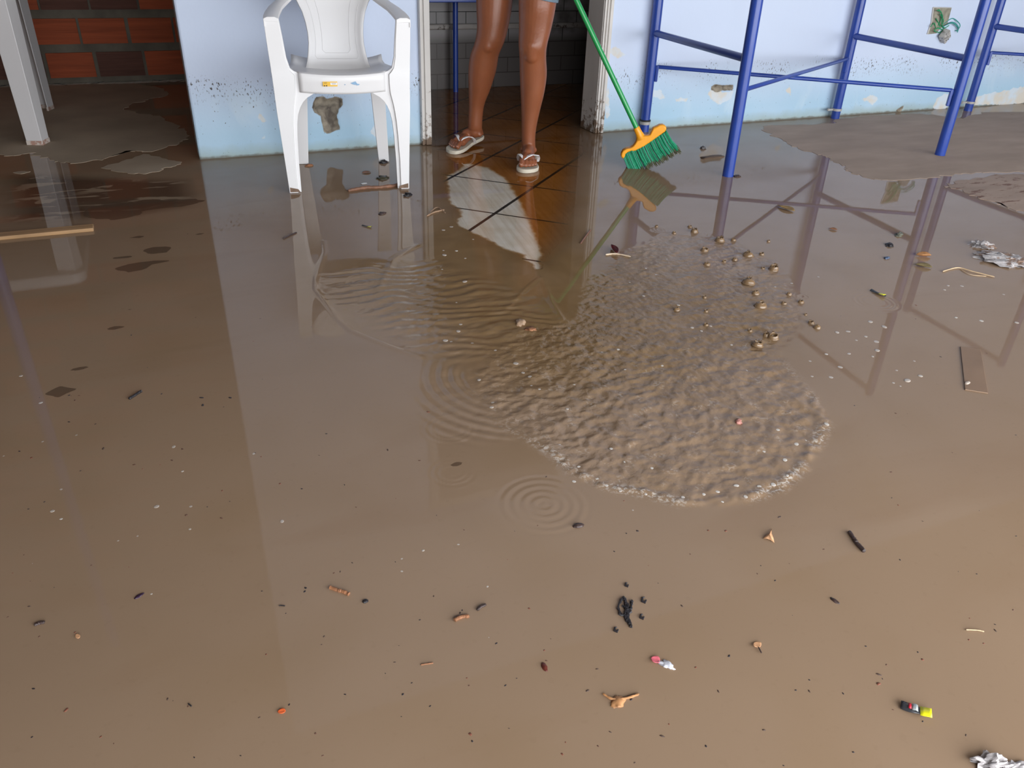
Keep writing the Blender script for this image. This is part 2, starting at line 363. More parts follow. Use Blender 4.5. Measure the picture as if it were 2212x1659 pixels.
bank([(1650, 284), (1655, 272), (1720, 270), (1800, 267), (1812, 257), (1880, 249), (1990, 246), (2060, 253), (2080, 257), (2120, 243), (2300, 240), (2700, 214), (2700, 330), (2240, 372), (2150, 372), (2100, 376), (2060, 378), (2000, 386), (1930, 390),
      (1880, 386), (1838, 375), (1826, 366), (1828, 361), (1800, 350), (1788, 340), (1775, 334), (1735, 326), (1700, 310), (1675, 296)], 'wide tan mud bank under the blue metal trestles', 8, MUD, .02, 5)
bank([(2038, 402), (2060, 393), (2100, 387), (2150, 376), (2240, 377), (2500, 385), (2500, 470), (2260, 470), (2180, 450), (2150, 436), (2112, 428), (2080, 412)], 'streaky pinkish mud shelf at the right edge of the picture',
     11, mat('streaky_mud', (.37, .27, .21), .8, var=.2, vscale=5, dirt=(.17, .085, .06), dscale=16, damt=.54, stretch=(.45, 1.5, 1), bump=.2, bscale=50), .02, 6)

# ---- front wall: painted plaster, peeled and stained ----
def wall_material():
    m = bpy.data.materials.new('blue_painted_plaster'); m.use_nodes = True; nt = m.node_tree; N = nt.nodes; L = nt.links; b = N['Principled BSDF']
    tc = N.new('ShaderNodeTexCoord'); sep = N.new('ShaderNodeSeparateXYZ'); L.new(tc.outputs['Object'], sep.inputs[0])
    def noise(scale, det, st=(1, 1, 1), dist=0, ro=.5):
        mp = N.new('ShaderNodeMapping'); mp.inputs['Scale'].default_value = st; L.new(tc.outputs['Object'], mp.inputs[0])
        n = N.new('ShaderNodeTexNoise'); n.inputs['Scale'].default_value = scale; n.inputs['Detail'].default_value = det; n.inputs['Distortion'].default_value = dist; n.inputs['Roughness'].default_value = ro
        L.new(mp.outputs[0], n.inputs[0]); return n.outputs[0]
    def ramp(s, p0, p1, c0=(0, 0, 0), c1=(1, 1, 1)):
        if p0 > p1: p0, p1, c0, c1 = p1, p0, c1, c0
        r = N.new('ShaderNodeValToRGB'); L.new(s, r.inputs[0]); r.color_ramp.elements[0].position = p0; r.color_ramp.elements[1].position = p1
        r.color_ramp.elements[0].color = (*c0, 1); r.color_ramp.elements[1].color = (*c1, 1); return r.outputs[0]
    def mixc(f, a, b_):
        x = N.new('ShaderNodeMix'); x.data_type = 'RGBA'
        for i, v in ((0, f), (6, a), (7, b_)):
            if isinstance(v, (float, int)): x.inputs[i].default_value = v
            elif isinstance(v, tuple): x.inputs[i].default_value = (*v, 1)
            else: L.new(v, x.inputs[i])
        return x.outputs[2]
    def mt(op, a, b_):
        n = N.new('ShaderNodeMath'); n.operation = op
        for i, v in enumerate((a, b_)):
            if isinstance(v, (int, float)): n.inputs[i].default_value = v
            else: L.new(v, n.inputs[i])
        return n.outputs[0]
    def attr(nm):
        a = N.new('ShaderNodeAttribute'); a.attribute_name = nm; return a.outputs['Fac']
    z = sep.outputs[2]; zz = mt('ADD', z, mt('MULTIPLY', mt('SUBTRACT', noise(2.5, 6), .5), .10))
    c = ramp(zz, .10, .36, (.40, .60, .76), (.60, .685, .86))           # water soaked paint is bluer below the flood line
    c = mixc(mt('MULTIPLY', ramp(noise(1.6, 3), .35, .7), .25), c, (.66, .74, .90))
    c = mixc(mt('MULTIPLY', ramp(noise(5, 8, (1, 1, .5), .8), .56, .72), mt('MULTIPLY', ramp(zz, .34, .26), .55)), c, (.62, .74, .84))
    # greenish tide at the foot
    c = mixc(mt('MULTIPLY', ramp(mt('ADD', z, mt('MULTIPLY', noise(9, 8), .06)), .09, .035), .75), c, (.34, .42, .38))
    c = mixc(mt('MULTIPLY', ramp(mt('ADD', z, mt('MULTIPLY', noise(30, 8), .022)), .024, .014), .85), c, (.13, .11, .08))
    # dark mould specks about the flood line
    band = mt('MULTIPLY', ramp(zz, .22, .30), ramp(zz, .37, .33))
    c = mixc(mt('MULTIPLY', mt('MULTIPLY', ramp(noise(130, 4, (1, 1, .45), .3), .60, .63), ramp(noise(4.5, 2), .44, .54)), band), c, (.07, .06, .06))
    c = mixc(mt('MULTIPLY', ramp(noise(120, 2), .735, .76), ramp(zz, .36, .30)), c, (.10, .09, .08))
    pe = mt('ADD', attr('peel'), mt('MULTIPLY', mt('SUBTRACT', noise(26, 6, ro=.65), .5), .045))
    c = mixc(mt('MULTIPLY', ramp(mt('ADD', mt('MULTIPLY', pe, 20.0), .5), .45, .55), .9), c, mixc(ramp(noise(12, 3), .4, .6), (.66, .73, .80), (.70, .64, .55)))
    ho = mt('ADD', attr('hole'), mt('MULTIPLY', mt('SUBTRACT', noise(40, 5), .5), .012))
    cement = ramp(noise(22, 7, dist=.6), .35, .65, (.085, .065, .048), (.34, .29, .22))
    c = mixc(ramp(mt('ADD', mt('MULTIPLY', ho, 40.0), .5), .42, .58), c, cement)
    L.new(c, b.inputs['Base Color']); b.inputs['Roughness'].default_value = .62
    bp = N.new('ShaderNodeBump'); bp.inputs['Strength'].default_value = .25; bp.inputs['Distance'].default_value = .003; L.new(noise(30, 8), bp.inputs['Height']); L.new(bp.outputs[0], b.inputs['Normal'])
    return m
WM = wall_material()
wp = lambda L_: [(onY(x, y, WY).x, onY(x, y, WY).z) for x, y in L_]
HOLES = [wp([(676, 222), (683, 210), (700, 208), (705, 213), (718, 212), (724, 209), (740, 213), (741, 224), (732, 238), (728, 250), (735, 280), (722, 284), (708, 289), (700, 285), (692, 250), (680, 243), (674, 232)]),
         wp([(1536, 187), (1545, 182), (1560, 184), (1585, 183), (1584, 196), (1560, 196), (1548, 200), (1536, 194)]),
         wp([(1934, 240), (1945, 232), (1953, 228), (1950, 238), (1944, 244)])]
PEELS = [wp([(1397, 200), (1412, 193), (1428, 195), (1436, 210), (1428, 214), (1410, 208), (1396, 208)]), wp([(1456, 214), (1470, 212), (1488, 213), (1480, 219), (1462, 218)]), wp([(1528, 205), (1534, 190), (1560, 200), (1584, 196), (1580, 212), (1558, 226), (1545, 222)]),
         wp([(2015, 232), (2024, 212), (2040, 202), (2052, 205), (2046, 232), (2030, 240)]), wp([(2140, 218), (2160, 200), (2190, 190), (2212, 187), (2212, 222), (2170, 228), (2145, 226)]), wp([(1862, 215), (1880, 205), (1900, 212), (1885, 225)]),
         wp([(555, 250), (563, 247), (575, 260), (566, 264)]), wp([(800, 285), (812, 262), (820, 270), (815, 300)]), wp([(2080, 240), (2092, 215), (2104, 222), (2100, 236)]), wp([(1310, 110), (1330, 100), (1352, 118), (1335, 125)]),
         wp([(1308, 205), (1314, 190), (1318, 250), (1310, 262)]), wp([(566, 300), (572, 292), (574, 302)]), wp([(1690, 195), (1702, 192), (1705, 184), (1708, 205)]),
         [(5.2, .06), (5.6, .10), (6.2, .12), (6.3, .01), (5.2, .01)]]
def wall_panel(name, x0, x1, z1, fine):
    xs_ = lines((x0, min(x1, fine), .011), *([(fine, x1, .12)] if x1 > fine+.1 else [])); zs_ = lines((0, .75, .010), (.75, z1, .15))
    A, B = np.meshgrid(xs_, zs_)
    hole = np.full(A.shape, -9.0); peel = np.full(A.shape, -9.0)
    for h_ in HOLES: hole = np.maximum(hole, sdf(h_, A, B))
    for h_ in PEELS: peel = np.maximum(peel, sdf(h_, A, B))
    hole = np.clip(hole, -1, 1); peel = np.clip(peel, -1, 1)
    edge = .0025*pnoise(A*20, B*20)*smooth(.05-B, 0, .05)
    Yd = WY + .012*smooth(hole, -.002, .012)+.003*smooth(hole, 0, .03)*pnoise(A*60, B*60)+.0012*pnoise(A*3, B*3)+edge
    Pw = np.stack([A, Yd, B], -1)
    o = grid_mesh(name, Pw, WM, dict(hole=hole, peel=peel))
    # body behind the face
    b_ = MB(); b_.box(((x0+x1)/2, WY+.02+.06, z1/2), (x1-x0, .12, z1-.002))
    me = o.data; bm = bmesh.new(); bm.from_mesh(me); t = bpy.data.meshes.new('t'); t.from_pydata(b_.v, [], b_.f); bm.from_mesh(t)
    # close the gap between face and body along the ends
    n = len(zs_)
    bm.verts.ensure_lookup_table(); nx = len(xs_); VV = [[bm.verts[r*nx+c_] for r in range(n)] for c_ in (0, nx-1)]
    for col, xx in ((0, x0), (nx-1, x1)):
        prev = None
        for r in range(n):
            v = VV[0 if col == 0 else 1][r]; w = bm.verts.new((xx, WY+.03, v.co.z))
            if prev:
                q = [prev[0], v, w, prev[1]] if col == 0 else [prev[0], prev[1], w, v]
                bm.faces.new(q)
            prev = (v, w)
    bm.to_mesh(me); bm.free(); bpy.data.meshes.remove(t)
    return struct(o)
ZT = 4.2; DX0, DX1, DZ = 1.252, 2.318, 2.35
wall_panel('wall_front', .165, DX0, ZT, 9)
wall_panel('wall_front.001', DX1, 9.5, ZT, 6.3)
lt = MB(); lt.box(((DX0+DX1)/2, WY+.07, (DZ+.06+ZT)/2), (DX1-DX0, .14, ZT-DZ-.06)); o = lt.build('wall_front.002', WM, smooth=False)
for k, v in (('hole', -1.0), ('peel', -1.0)):
    at = o.data.attributes.new(k, 'FLOAT', 'POINT'); at.data.foreach_set('value', np.full(len(o.data.vertices), v, np.float32))
struct(o)
# ---- door frame ----
def frame_material():
    m = mat('dirty_white_wood', (.66, .63, .60), .5, var=.10, vscale=6, bump=.1, stretch=(1, 1, .4))
    N = m.node_tree.nodes; L = m.node_tree.links; b = N['Principled BSDF']
    src = b.inputs['Base Color'].links[0].from_socket
    tc = N.new('ShaderNodeTexCoord'); sep = N.new('ShaderNodeSeparateXYZ'); L.new(tc.outputs['Object'], sep.inputs[0])
    n = N.new('ShaderNodeTexNoise'); n.inputs['Scale'].default_value = 22; n.inputs['Detail'].default_value = 8; n.inputs['Roughness'].default_value = .7; L.new(tc.outputs['Object'], n.inputs[0])
    a = N.new('ShaderNodeMapRange'); a.inputs[1].default_value = 0; a.inputs[2].default_value = .35; a.inputs[3].default_value = .20; a.inputs[4].default_value = -.10; L.new(sep.outputs[2], a.inputs[0])
    s = N.new('ShaderNodeMath'); s.operation = 'ADD'; L.new(n.outputs[0], s.inputs[0]); L.new(a.outputs[0], s.inputs[1])
    r = N.new('ShaderNodeValToRGB'); L.new(s.outputs[0], r.inputs[0]); r.color_ramp.elements[0].position = .62; r.color_ramp.elements[1].position = .70
    mx = N.new('ShaderNodeMix'); mx.data_type = 'RGBA'; L.new(r.outputs[0], mx.inputs[0]); L.new(src, mx.inputs[6]); mx.inputs[7].default_value = (.17, .11, .07, 1)
    L.new(mx.outputs[2], b.inputs['Base Color']); return m
FM = frame_material()
df = empty('door_1', (DX0, WY, 0)); struct(df)
def jamb(x0, x1, nm, prof):
    mb = MB()
    mb.box(((x0+x1)/2-DX0, .065, DZ/2+.002), (x1-x0, .165, DZ))
    for a, w, d in prof: mb.box((a-DX0, -.022, DZ/2+.002), (w, .012, DZ))
    return mb.build(nm, FM, df, smooth=False, bevel=.002)
jamb(DX0-.0, 1.304, 'door_jamb', [(1.259, .012, 0), (1.288, .030, 0)])
jamb(2.262, DX1+.0, 'door_jamb', [(2.270, .010, 0), (2.286, .008, 0), (2.308, .018, 0)])
mb = MB(); mb.box(((DX1-DX0)/2, .065, DZ+.03), (DX1-DX0, .165, .06)); mb.build('door_head', FM, df, smooth=False, bevel=.002)
# ---- kitchen behind the doorway ----
def tile_wall_material():
    m = bpy.data.materials.new('white_wall_tiles'); m.use_nodes = True; N = m.node_tree.nodes; L = m.node_tree.links; b = N['Principled BSDF']
    tc = N.new('ShaderNodeTexCoord'); mp = N.new('ShaderNodeMapping'); mp.inputs['Rotation'].default_value = (radians(90), 0, 0); mp.inputs['Location'].default_value = (.05, 0, .0); L.new(tc.outputs['Object'], mp.inputs[0])
    br = N.new('ShaderNodeTexBrick'); br.inputs['Scale'].default_value = 1; br.inputs['Brick Width'].default_value = .21; br.inputs['Row Height'].default_value = .098; br.inputs['Mortar Size'].default_value = .0028
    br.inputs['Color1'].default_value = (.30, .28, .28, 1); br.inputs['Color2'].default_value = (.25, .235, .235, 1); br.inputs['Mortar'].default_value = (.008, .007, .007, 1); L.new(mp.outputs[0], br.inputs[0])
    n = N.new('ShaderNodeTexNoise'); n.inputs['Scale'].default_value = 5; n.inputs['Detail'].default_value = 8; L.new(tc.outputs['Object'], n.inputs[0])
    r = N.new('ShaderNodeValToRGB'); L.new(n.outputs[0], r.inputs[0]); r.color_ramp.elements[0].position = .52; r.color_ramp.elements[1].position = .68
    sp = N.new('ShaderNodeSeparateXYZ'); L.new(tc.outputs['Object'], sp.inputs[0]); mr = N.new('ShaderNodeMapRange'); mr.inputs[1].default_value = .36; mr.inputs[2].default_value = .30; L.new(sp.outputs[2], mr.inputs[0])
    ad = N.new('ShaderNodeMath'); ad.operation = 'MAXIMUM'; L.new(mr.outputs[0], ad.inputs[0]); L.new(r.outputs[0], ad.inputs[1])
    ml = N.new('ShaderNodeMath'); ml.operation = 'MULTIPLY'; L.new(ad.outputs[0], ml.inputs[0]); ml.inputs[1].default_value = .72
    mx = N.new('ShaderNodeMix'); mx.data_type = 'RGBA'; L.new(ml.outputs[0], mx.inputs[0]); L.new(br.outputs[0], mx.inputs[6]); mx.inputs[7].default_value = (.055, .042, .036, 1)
    L.new(mx.outputs[2], b.inputs['Base Color']); b.inputs['Roughness'].default_value = .35; return m
TW = tile_wall_material()
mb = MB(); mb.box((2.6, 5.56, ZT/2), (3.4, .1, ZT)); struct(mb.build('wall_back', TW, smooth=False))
mb = MB(); mb.box((2.6, 5.495, .40), (3.38, .03, .035)); struct(mb.build('trim_1', mat('ledge', (.34, .31, .29), .4, var=.2, dirt=(.08, .06, .05), damt=.58), smooth=False, bevel=.008))
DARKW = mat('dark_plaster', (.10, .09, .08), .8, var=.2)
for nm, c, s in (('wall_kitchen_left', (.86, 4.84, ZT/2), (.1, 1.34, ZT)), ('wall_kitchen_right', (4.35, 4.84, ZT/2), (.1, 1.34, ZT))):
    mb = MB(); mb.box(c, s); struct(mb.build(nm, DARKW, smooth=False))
# ---- brick room at the left ----
BR = [mat('red_brick', (.40, .085, .030), .8, var=.25, vscale=9, bump=.3, bscale=40, stretch=(.3, 1, 6)),
      mat('dark_brick', (.13, .055, .040), .85, var=.3, vscale=9, bump=.3, bscale=40, stretch=(.3, 1, 6))]
MORT = mat('grey_mortar', (.165, .145, .115), .9, var=.3, vscale=7, bump=.8, bscale=25)
BY = 6.28
wb = MB(); wb.box((-1.05, BY+.10, ZT/2), (4.2, .17, ZT)); o = wb.build('wall_brick', MORT, smooth=False); struct(o)
rb = random.Random(3); bm = bmesh.new(); bm.from_mesh(o.data); o.data.materials.append(BR[0]); o.data.materials.append(BR[1])
row = 0; z = .035
while z < ZT-.18:
    x = -3.15+(.12 if row % 2 else -.045)
    while x < .99:
        w_ = .275+rb.uniform(-.01, .01); w_ = min(w_, 1.03-x)
        if w_ > .05:
            mi = 2 if (rb.random() < .25 or (row == 0 and -.42 < x < -.15) or (row == 2 and x > -.6 and x < -.2)) else 1
            # ribbed hollow brick face: thin courses of ridges
            nr = 11; hgt = .152
            for k in range(nr):
                zz = z+hgt*(k+.5)/nr; pr = .006 if k % 2 else .002
                r_ = bmesh.ops.create_cube(bm, size=1, matrix=Matrix.Translation((x+w_/2, BY+.008, zz)) @ Matrix.Diagonal((w_, .018+pr, hgt/nr*1.02, 1)))
                for v in r_['verts']:
                    for f_ in v.link_faces: f_.material_index = mi
        x += w_+rb.uniform(.014, .024)
    row += 1; z += .205
bm.to_mesh(o.data); bm.free()
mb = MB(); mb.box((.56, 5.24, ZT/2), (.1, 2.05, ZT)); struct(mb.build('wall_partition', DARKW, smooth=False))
PLW = mat('dull_plaster', (.30, .27, .24), .85, var=.15)
mb = MB(); mb.box((-3.15, 2.5, ZT/2), (.1, 7.7, ZT)); struct(mb.build('wall_left', PLW, smooth=False))
mb = MB(); mb.box((9.55, 1.35, ZT/2), (.1, 5.5, ZT)); struct(mb.build('wall_right', PLW, smooth=False))
mb = MB(); mb.box((-2.0, -1.35, 1.0), (2.4, .1, 2.0)); mb.box((3.2, -1.35, (2.0+ZT)/2), (12.8, .1, ZT-2.0)); mb.box((8.4, -1.35, 1.0), (2.3, .1, 2.0)); struct(mb.build('rear_light_baffle', PLW, smooth=False))  # unseen rear wall and lintel, added to cut daylight across the floor
mb = MB(); mb.box((3.2, 2.5, ZT+.05), (12.8, 7.8, .1)); struct(mb.build('ceiling', mat('ceiling_boards', (.20, .17, .14), .9, var=.1), smooth=False))


# =====================================================================  OBJECTS
# ---- white monobloc chair ----
PL = mat('white_plastic', (.80, .79, .80), .38, spec=.5, bump=.03, bscale=300, dirt=(.16, .12, .10), dscale=85, damt=.70)
def sec_u(x0, x1, y, d, t, z, lip=.02):
    """U section open to the back: x0 outer, x1 inner"""
    k = 1 if x1 > x0 else -1
    return [(x0, y, z), (x1, y, z), (x1, y+lip, z), (x1-k*t, y+lip, z), (x1-k*t, y+t, z), (x0+k*t, y+t, z), (x0+k*t, y+d, z), (x0, y+d, z)]
def sec_s(x0, xm, x1, y, d, t, z, st=.010, lip=.016):
    """the same with the inner strip of the face set back by st"""
    k = 1 if x1 > x0 else -1
    return [(x0, y, z), (xm, y, z), (xm+k*.002, y+st, z), (x1, y+st+.001, z), (x1, y+st+lip, z), (x1-k*t, y+st+lip, z), (x1-k*t, y+st+t, z), (x0+k*t, y+st+t, z), (x0+k*t, y+d, z), (x0, y+d, z)]
DIRT = mat('mud_filled_hollow', (.20, .13, .09), .9, var=.3, vscale=60)
def make_chair(name):
    root = empty(name)
    for s in (-1, 1):
        # front leg: a tapering channel from foot to armrest
        mb = MB(); R = []
        for z, xo, xm, xi, y, d in [(.0, .250, .216, .202, .0, .034), (.004, .250, .216, .202, .0, .036), (.12, .255, .216, .200, .001, .045), (.22, .260, .212, .196, .002, .052), (.28, .263, .208, .191, .002, .056), (.315, .265, .204, .184, .003, .060), (.342, .266, .200, .173, .003, .062),
                                    (.362, .266, .196, .160, .004, .064), (.378, .267, .192, .143, .004, .066), (.388, .267, .190, .125, .004, .068), (.396, .267, .188, .112, .004, .068), (.43, .268, .186, .120, .004, .070), (.465, .269, .186, .150, .004, .071),
                                    (.478, .270, .198, .184, .005, .071), (.49, .270, .206, .198, .005, .072), (.53, .272, .214, .208, .005, .072), (.60, .275, .218, .214, .003, .066), (.668, .277, .224, .221, .000, .06)]:
            R.append(sec_s(s*xo, s*xm, s*xi, y, d, .005, z, st=.010 if z < .49 else .003))
        mb.loft(R); lg_ = mb.build('leg', PL, root, bevel=.0012)
        mb = MB(); mb.add([(s*.247, -.0008, .004), (s*.206, .0092 if 0 else -.0008, .004), (s*.214, -.0008, .016), (s*.247, .0002, .024)], [(0, 1, 2, 3)]); mb.build('leg_end', DIRT, lg_, smooth=False, solid=.0008)
        # armrest
        mb = MB(); R = []
        for cx_, y, z, w in [(.2495, -.004, .668, .055), (.249, .03, .675, .056), (.243, .10, .684, .056), (.232, .19, .694, .052), (.210, .28, .706, .050), (.186, .36, .722, .052), (.172, .42, .745, .06)]:
            R.append([(s*(cx_-w/2), y, z-.012), (s*(cx_-w/2), y, z), (s*(cx_-w/4), y, z+.006), (s*(cx_+w/4), y, z+.006), (s*(cx_+w/2), y, z), (s*(cx_+w/2), y, z-.028), (s*(cx_+w/2-.004), y, z-.028), (s*(cx_+w/2-.004), y, z-.010)])
        mb.loft(R); mb.build('armrest', PL, root, bevel=.001)
        # back leg
        mb = MB(); R = []
        for z, xo, xi, y in [(0, .212, .164, .462), (.004, .212, .164, .461), (.15, .208, .153, .440), (.30, .203, .142, .412), (.42, .200, .130, .385)]:
            q = sec_u(s*xo, s*xi, y, .036, .005, z); R.append(q)
        mb.loft(R); mb.build('leg', PL, root, bevel=.0015)
    # seat with its rolled front apron
    nx, prof = 21, [(.008, .398), (.006, .408), (.001, .440), (-.002, .462), (.003, .472), (.014, .476), (.04, .472), (.12, .460), (.22, .447), (.32, .440), (.37, .448), (.39, .470)]
    mb = MB(); rows = []
    for j, (y, z) in enumerate(prof):
        hw = .168 if y < .02 else min(.222, .168+(y-.02)*1.2) if y < .09 else .222-.03*max(0, (y-.1)/.3)
        r = []
        for i in range(nx):
            u = -1+2*i/(nx-1); zz = z; yy = y-.016*(1-u*u)*(1 if j < 6 else max(0, 1-(y-.014)/.1))
            if j <= 1: zz += .006*(abs(u)**2-.5)
            if 5 <= j: zz += .020*abs(u)**3*smoothf(y, .04, .15) - .004*(1-abs(u))
            if 3 <= j <= 5: zz -= .008*(1-abs(u)**2)
            r.append((u*hw, yy, zz))
        rows.append(r)
    mb.loft(rows, cap=False, closed=False); mb.build('seat', PL, root, solid=.0045)
    # splat shaped backrest
    mb = MB(); rows = []
    for z, hw in [(.436, .146), (.45, .136), (.47, .128), (.50, .121), (.54, .115), (.58, .115), (.62, .120), (.66, .130), (.70, .148), (.74, .18), (.78, .210), (.82, .226), (.85, .222), (.872, .20), (.885, .16), (.890, .10)]:
        r = []
        yb = .335+.26*(z-.436)**1.0*.9+.030*smoothf(.46-z, 0, .03)*-1
        for i in range(17):
            u = -1+2*i/16; r.append((u*hw, yb-.020*(u*u)+(.012 if abs(u) < .8 else .012*(1-abs(u))/.2), z))
        rows.append(r)
    mb.loft(rows, cap=False, closed=False); bk = mb.build('backrest', PL, root, solid=.005)
    ln = MB()
    def yb_(x, z, hw): u = x/hw; return .335+.234*(z-.436)-.020*u*u+(.012 if abs(u) < .8 else .012*(1-abs(u))/.2)-.003
    hwz = lambda z: np.interp(z, [.436, .50, .54, .58, .62, .66, .70, .74, .78, .82], [.146, .121, .115, .115, .120, .130, .148, .18, .210, .226])
    for k, zb in ((.50, .500), (.74, .478)):
        pts = [(-k*hwz(z), z) for z in np.linspace(.80, zb+.012, 14)]+[(-k*hwz(zb)+.012, zb), (k*hwz(zb)-.012, zb)]+[(k*hwz(z), z) for z in np.linspace(zb+.012, .80, 14)]
        ln.tube([(x, yb_(x, z, hwz(z)), z) for x, z in pts], .0011, 6)
    ln.build('backrest_ridge', mat('plastic_ridge', (.70, .69, .70), .45), bk)
    return root
def smoothf(x, a, b):
    t = max(0, min(1, (x-a)/(b-a))); return t*t*(3-2*t)
ch = make_chair('plastic_chair'); ch.location = (.715, 3.325, .001); ch.rotation_euler = (0, 0, radians(-9.6))
tag(ch, 'white plastic armchair standing in the water against the blue wall', 'chair')
YEL = mat('yellow_label', (.85, .50, .04), .5); WHT = mat('white_paper', (.85, .84, .84), .6); BLU = mat('torn_blue_print', (.25, .42, .62), .6)
seat = [c for c in ch.children if c.name.startswith('seat')][0]
AP = -.0185
mb = MB(); mb.box((-.050, AP, .435), (.056, .0010, .018)); st = mb.build('sticker', YEL, seat, smooth=False); st['label'] = 'yellow price sticker with a white box and tiny print'
mbx = MB(); mbx.box((-.036, AP-.0007, .436), (.026, .0006, .009)); o = mbx.build('sticker_print', WHT, seat, smooth=False)
mbx = MB()
for dx, dz, w, h in ((-.072, .429, .004, .005), (-.064, .429, .004, .005), (-.068, .4395, .012, .0016), (-.036, .4385, .018, .0009), (-.036, .4345, .014, .0009)): mbx.box((dx, AP-.0012, dz), (w, .0006, h))
mbx.build('sticker_print', mat('black_ink', (.05, .03, .02), .6), seat, smooth=False)
mbx = MB(); mbx.add([(.030, AP, .438), (.050, AP+.0005, .444), (.056, AP+.001, .434), (.047, AP, .431), (.038, AP, .433)], [(0, 1, 2, 3, 4)])
mbx.add([(.052, AP, .436), (.066, AP+.002, .433), (.060, AP+.002, .429), (.053, AP, .429)], [(0, 1, 2, 3)])
mbx.add([(.004, AP, .433), (.010, AP, .434), (.008, AP, .430)], [(0, 1, 2)])
o = mbx.build('torn_sticker', BLU, seat, smooth=False, solid=.0008); o['label'] = 'torn remains of a pale blue sticker'

# ---- white plastic table at the left ----
PT = mat('table_plastic', (.66, .64, .65), .42, bump=.03, dirt=(.22, .15, .13), dscale=22, damt=.72)
tb = empty('plastic_table', (-1.02, 4.97, 0)); tag(tb, 'white plastic table with wide angled legs, before the brick wall', 'table')
def lsec(cx_, cy_, ox, oy, w, t, z):
    """L section, outer corner at (cx,cy), arms pointing to -ox and -oy"""
    an = radians(-20)*ox
    return [(cx_+(px_-cx_)*cos(an)-(py_-cy_)*sin(an), cy_+(px_-cx_)*sin(an)+(py_-cy_)*cos(an), z) for px_, py_, z in [(cx_, cy_, z), (cx_-ox*w, cy_, z), (cx_-ox*w, cy_-oy*t, z), (cx_-ox*t, cy_-oy*t, z), (cx_-ox*t, cy_-oy*w, z), (cx_, cy_-oy*w, z)]]
CREAM = mat('leg_shoe', (.62, .55, .50), .6, dirt=(.42, .25, .20), dscale=30, damt=.5)
for ox in (-1, 1):
    for oy in (-1, 1):
        mb = MB(); X0, Y0 = .50, .46
        mb.loft([lsec(ox*(X0-.0*z), oy*(Y0-.0*z), ox, oy, .074+.030*z, .006, z) for z in (.001, .1, .3, .5, .66)])
        lg = mb.build('leg', PT, tb, bevel=.002)
        mb = MB(); mb.loft([lsec(ox*(X0+.0015), oy*(Y0+.0015), ox, oy, .078, .010, z) for z in (.0, .022)]); mb.build('leg_foot', CREAM, lg, bevel=.002)
mb = MB(); RR = []
def rr(hx, hy, r, z, n=6):
    out = []
    for cx_, cy_, a0 in ((hx-r, hy-r, 0), (-hx+r, hy-r, 90), (-hx+r, -hy+r, 180), (hx-r, -hy+r, 270)):
        for k in range(n+1): a = radians(a0+90*k/n); out.append((cx_+r*cos(a), cy_+r*sin(a), z))
    return out
mb.loft([rr(.535, .495, .07, .655), rr(.54, .50, .07, .66), rr(.545, .505, .07, .70), rr(.535, .495, .07, .715), rr(.45, .41, .05, .716)]); mb.build('tabletop', PT, tb)

# ---- blue metal trestles ----
BM = mat('blue_enamel', (.020, .058, .32), .32, spec=.5, var=.12, vscale=12, dirt=(.20, .09, .06), dscale=26, damt=.70, coat=.1)
GC = mat('grey_clamp', (.42, .40, .38), .5); BC = mat('black_rubber', (.02, .02, .02), .6)
def post(parent, x, y, h, collar=None, dirx=1):
    mb = MB(); mb.tube([(x, y, .0), (x, y, .002), (x, y, h)], .0262, 20); p = mb.build('leg', BM, parent)
    if collar == 'clamp':
        mb = MB(); mb.tube([(x, y, .048), (x, y, .062)], .030, 18); mb.box((x-.045, y+.008, .055), (.045, .014, .010)); mb.tube([(x-.062, y+.008, .048), (x-.062, y+.008, .062)], .008, 8); mb.build('clamp', GC, p)
    if collar == 'band':
        mb = MB(); mb.tube([(x, y, .040), (x, y, .056)], .0300, 18); mb.build('clamp', GC, p)
        mb = MB(); mb.tube([(x, y, .057), (x, y, .064), (x, y, .066)], [.0315, .0315, .028], 18); mb.build('clamp_ring', BC, p)
    return p
def socket_tab(p, x, y, z, dx, dy):
    mb = MB(); ux, uy = dx/hypot(dx, dy), dy/hypot(dx, dy); M = Matrix(((ux, -uy, 0), (uy, ux, 0), (0, 0, 1)))
    mb.box((x+ux*.034, y+uy*.034, z-.035), (.016, .022, .085), M); mb.build('socket_tab', BM, p, smooth=False, bevel=.003)
def trestle(label, A, B, C, D, zr1, zr2, zc_ad, zc_bc, collars, h=1.5):
    r = empty('metal_trestle', (A[0], A[1], 0)); tag(r, label, 'trestle', None)
    loc = lambda p: (p[0]-A[0], p[1]-A[1])
    a, b, c, d = map(loc, (A, B, C, D))
    pa = post(r, *a, h, collars[0]); pb = post(r, *b, h, collars[1]); pc = post(r, *c, h, collars[2]); pd = post(r, *d, h, collars[3])
    for p, q, z in ((a, b, zr1), (c, d, zr2), (a, b, h-.03), (c, d, h-.03)):
        mb = MB(); mb.tube([(p[0], p[1], z), (q[0], q[1], z)], .0175, 16); mb.build('rung', BM, r)
    for p, q, z0, z1, pp, pq in ((a, d, zc_ad[0], zc_ad[1], pa, pd), (b, c, zc_bc[0], zc_bc[1], pb, pc)):
        v = Vector((q[0]-p[0], q[1]-p[1], 0)).normalized(); P0 = Vector((*p, z0))+v*.030; P1 = Vector((*q, z1))-v*.030
        mb = MB(); mb.tube([P0-Vector((0, 0, .02)), P0-Vector((0, 0, .003)), P0+v*.006, P1-v*.006, P1-Vector((0, 0, .003)), P1-Vector((0, 0, .02))], .0105, 12); mb.build('cross_bar', BM, r)
        socket_tab(pp, p[0], p[1], z0, v.x, v.y); socket_tab(pq, q[0], q[1], z1, -v.x, -v.y)
    return r
pA = (2.575, 3.985); pB = (2.462, 3.043); pC = (3.985, 3.975); pD = (3.857, 3.047); pE = (5.125, 3.935)
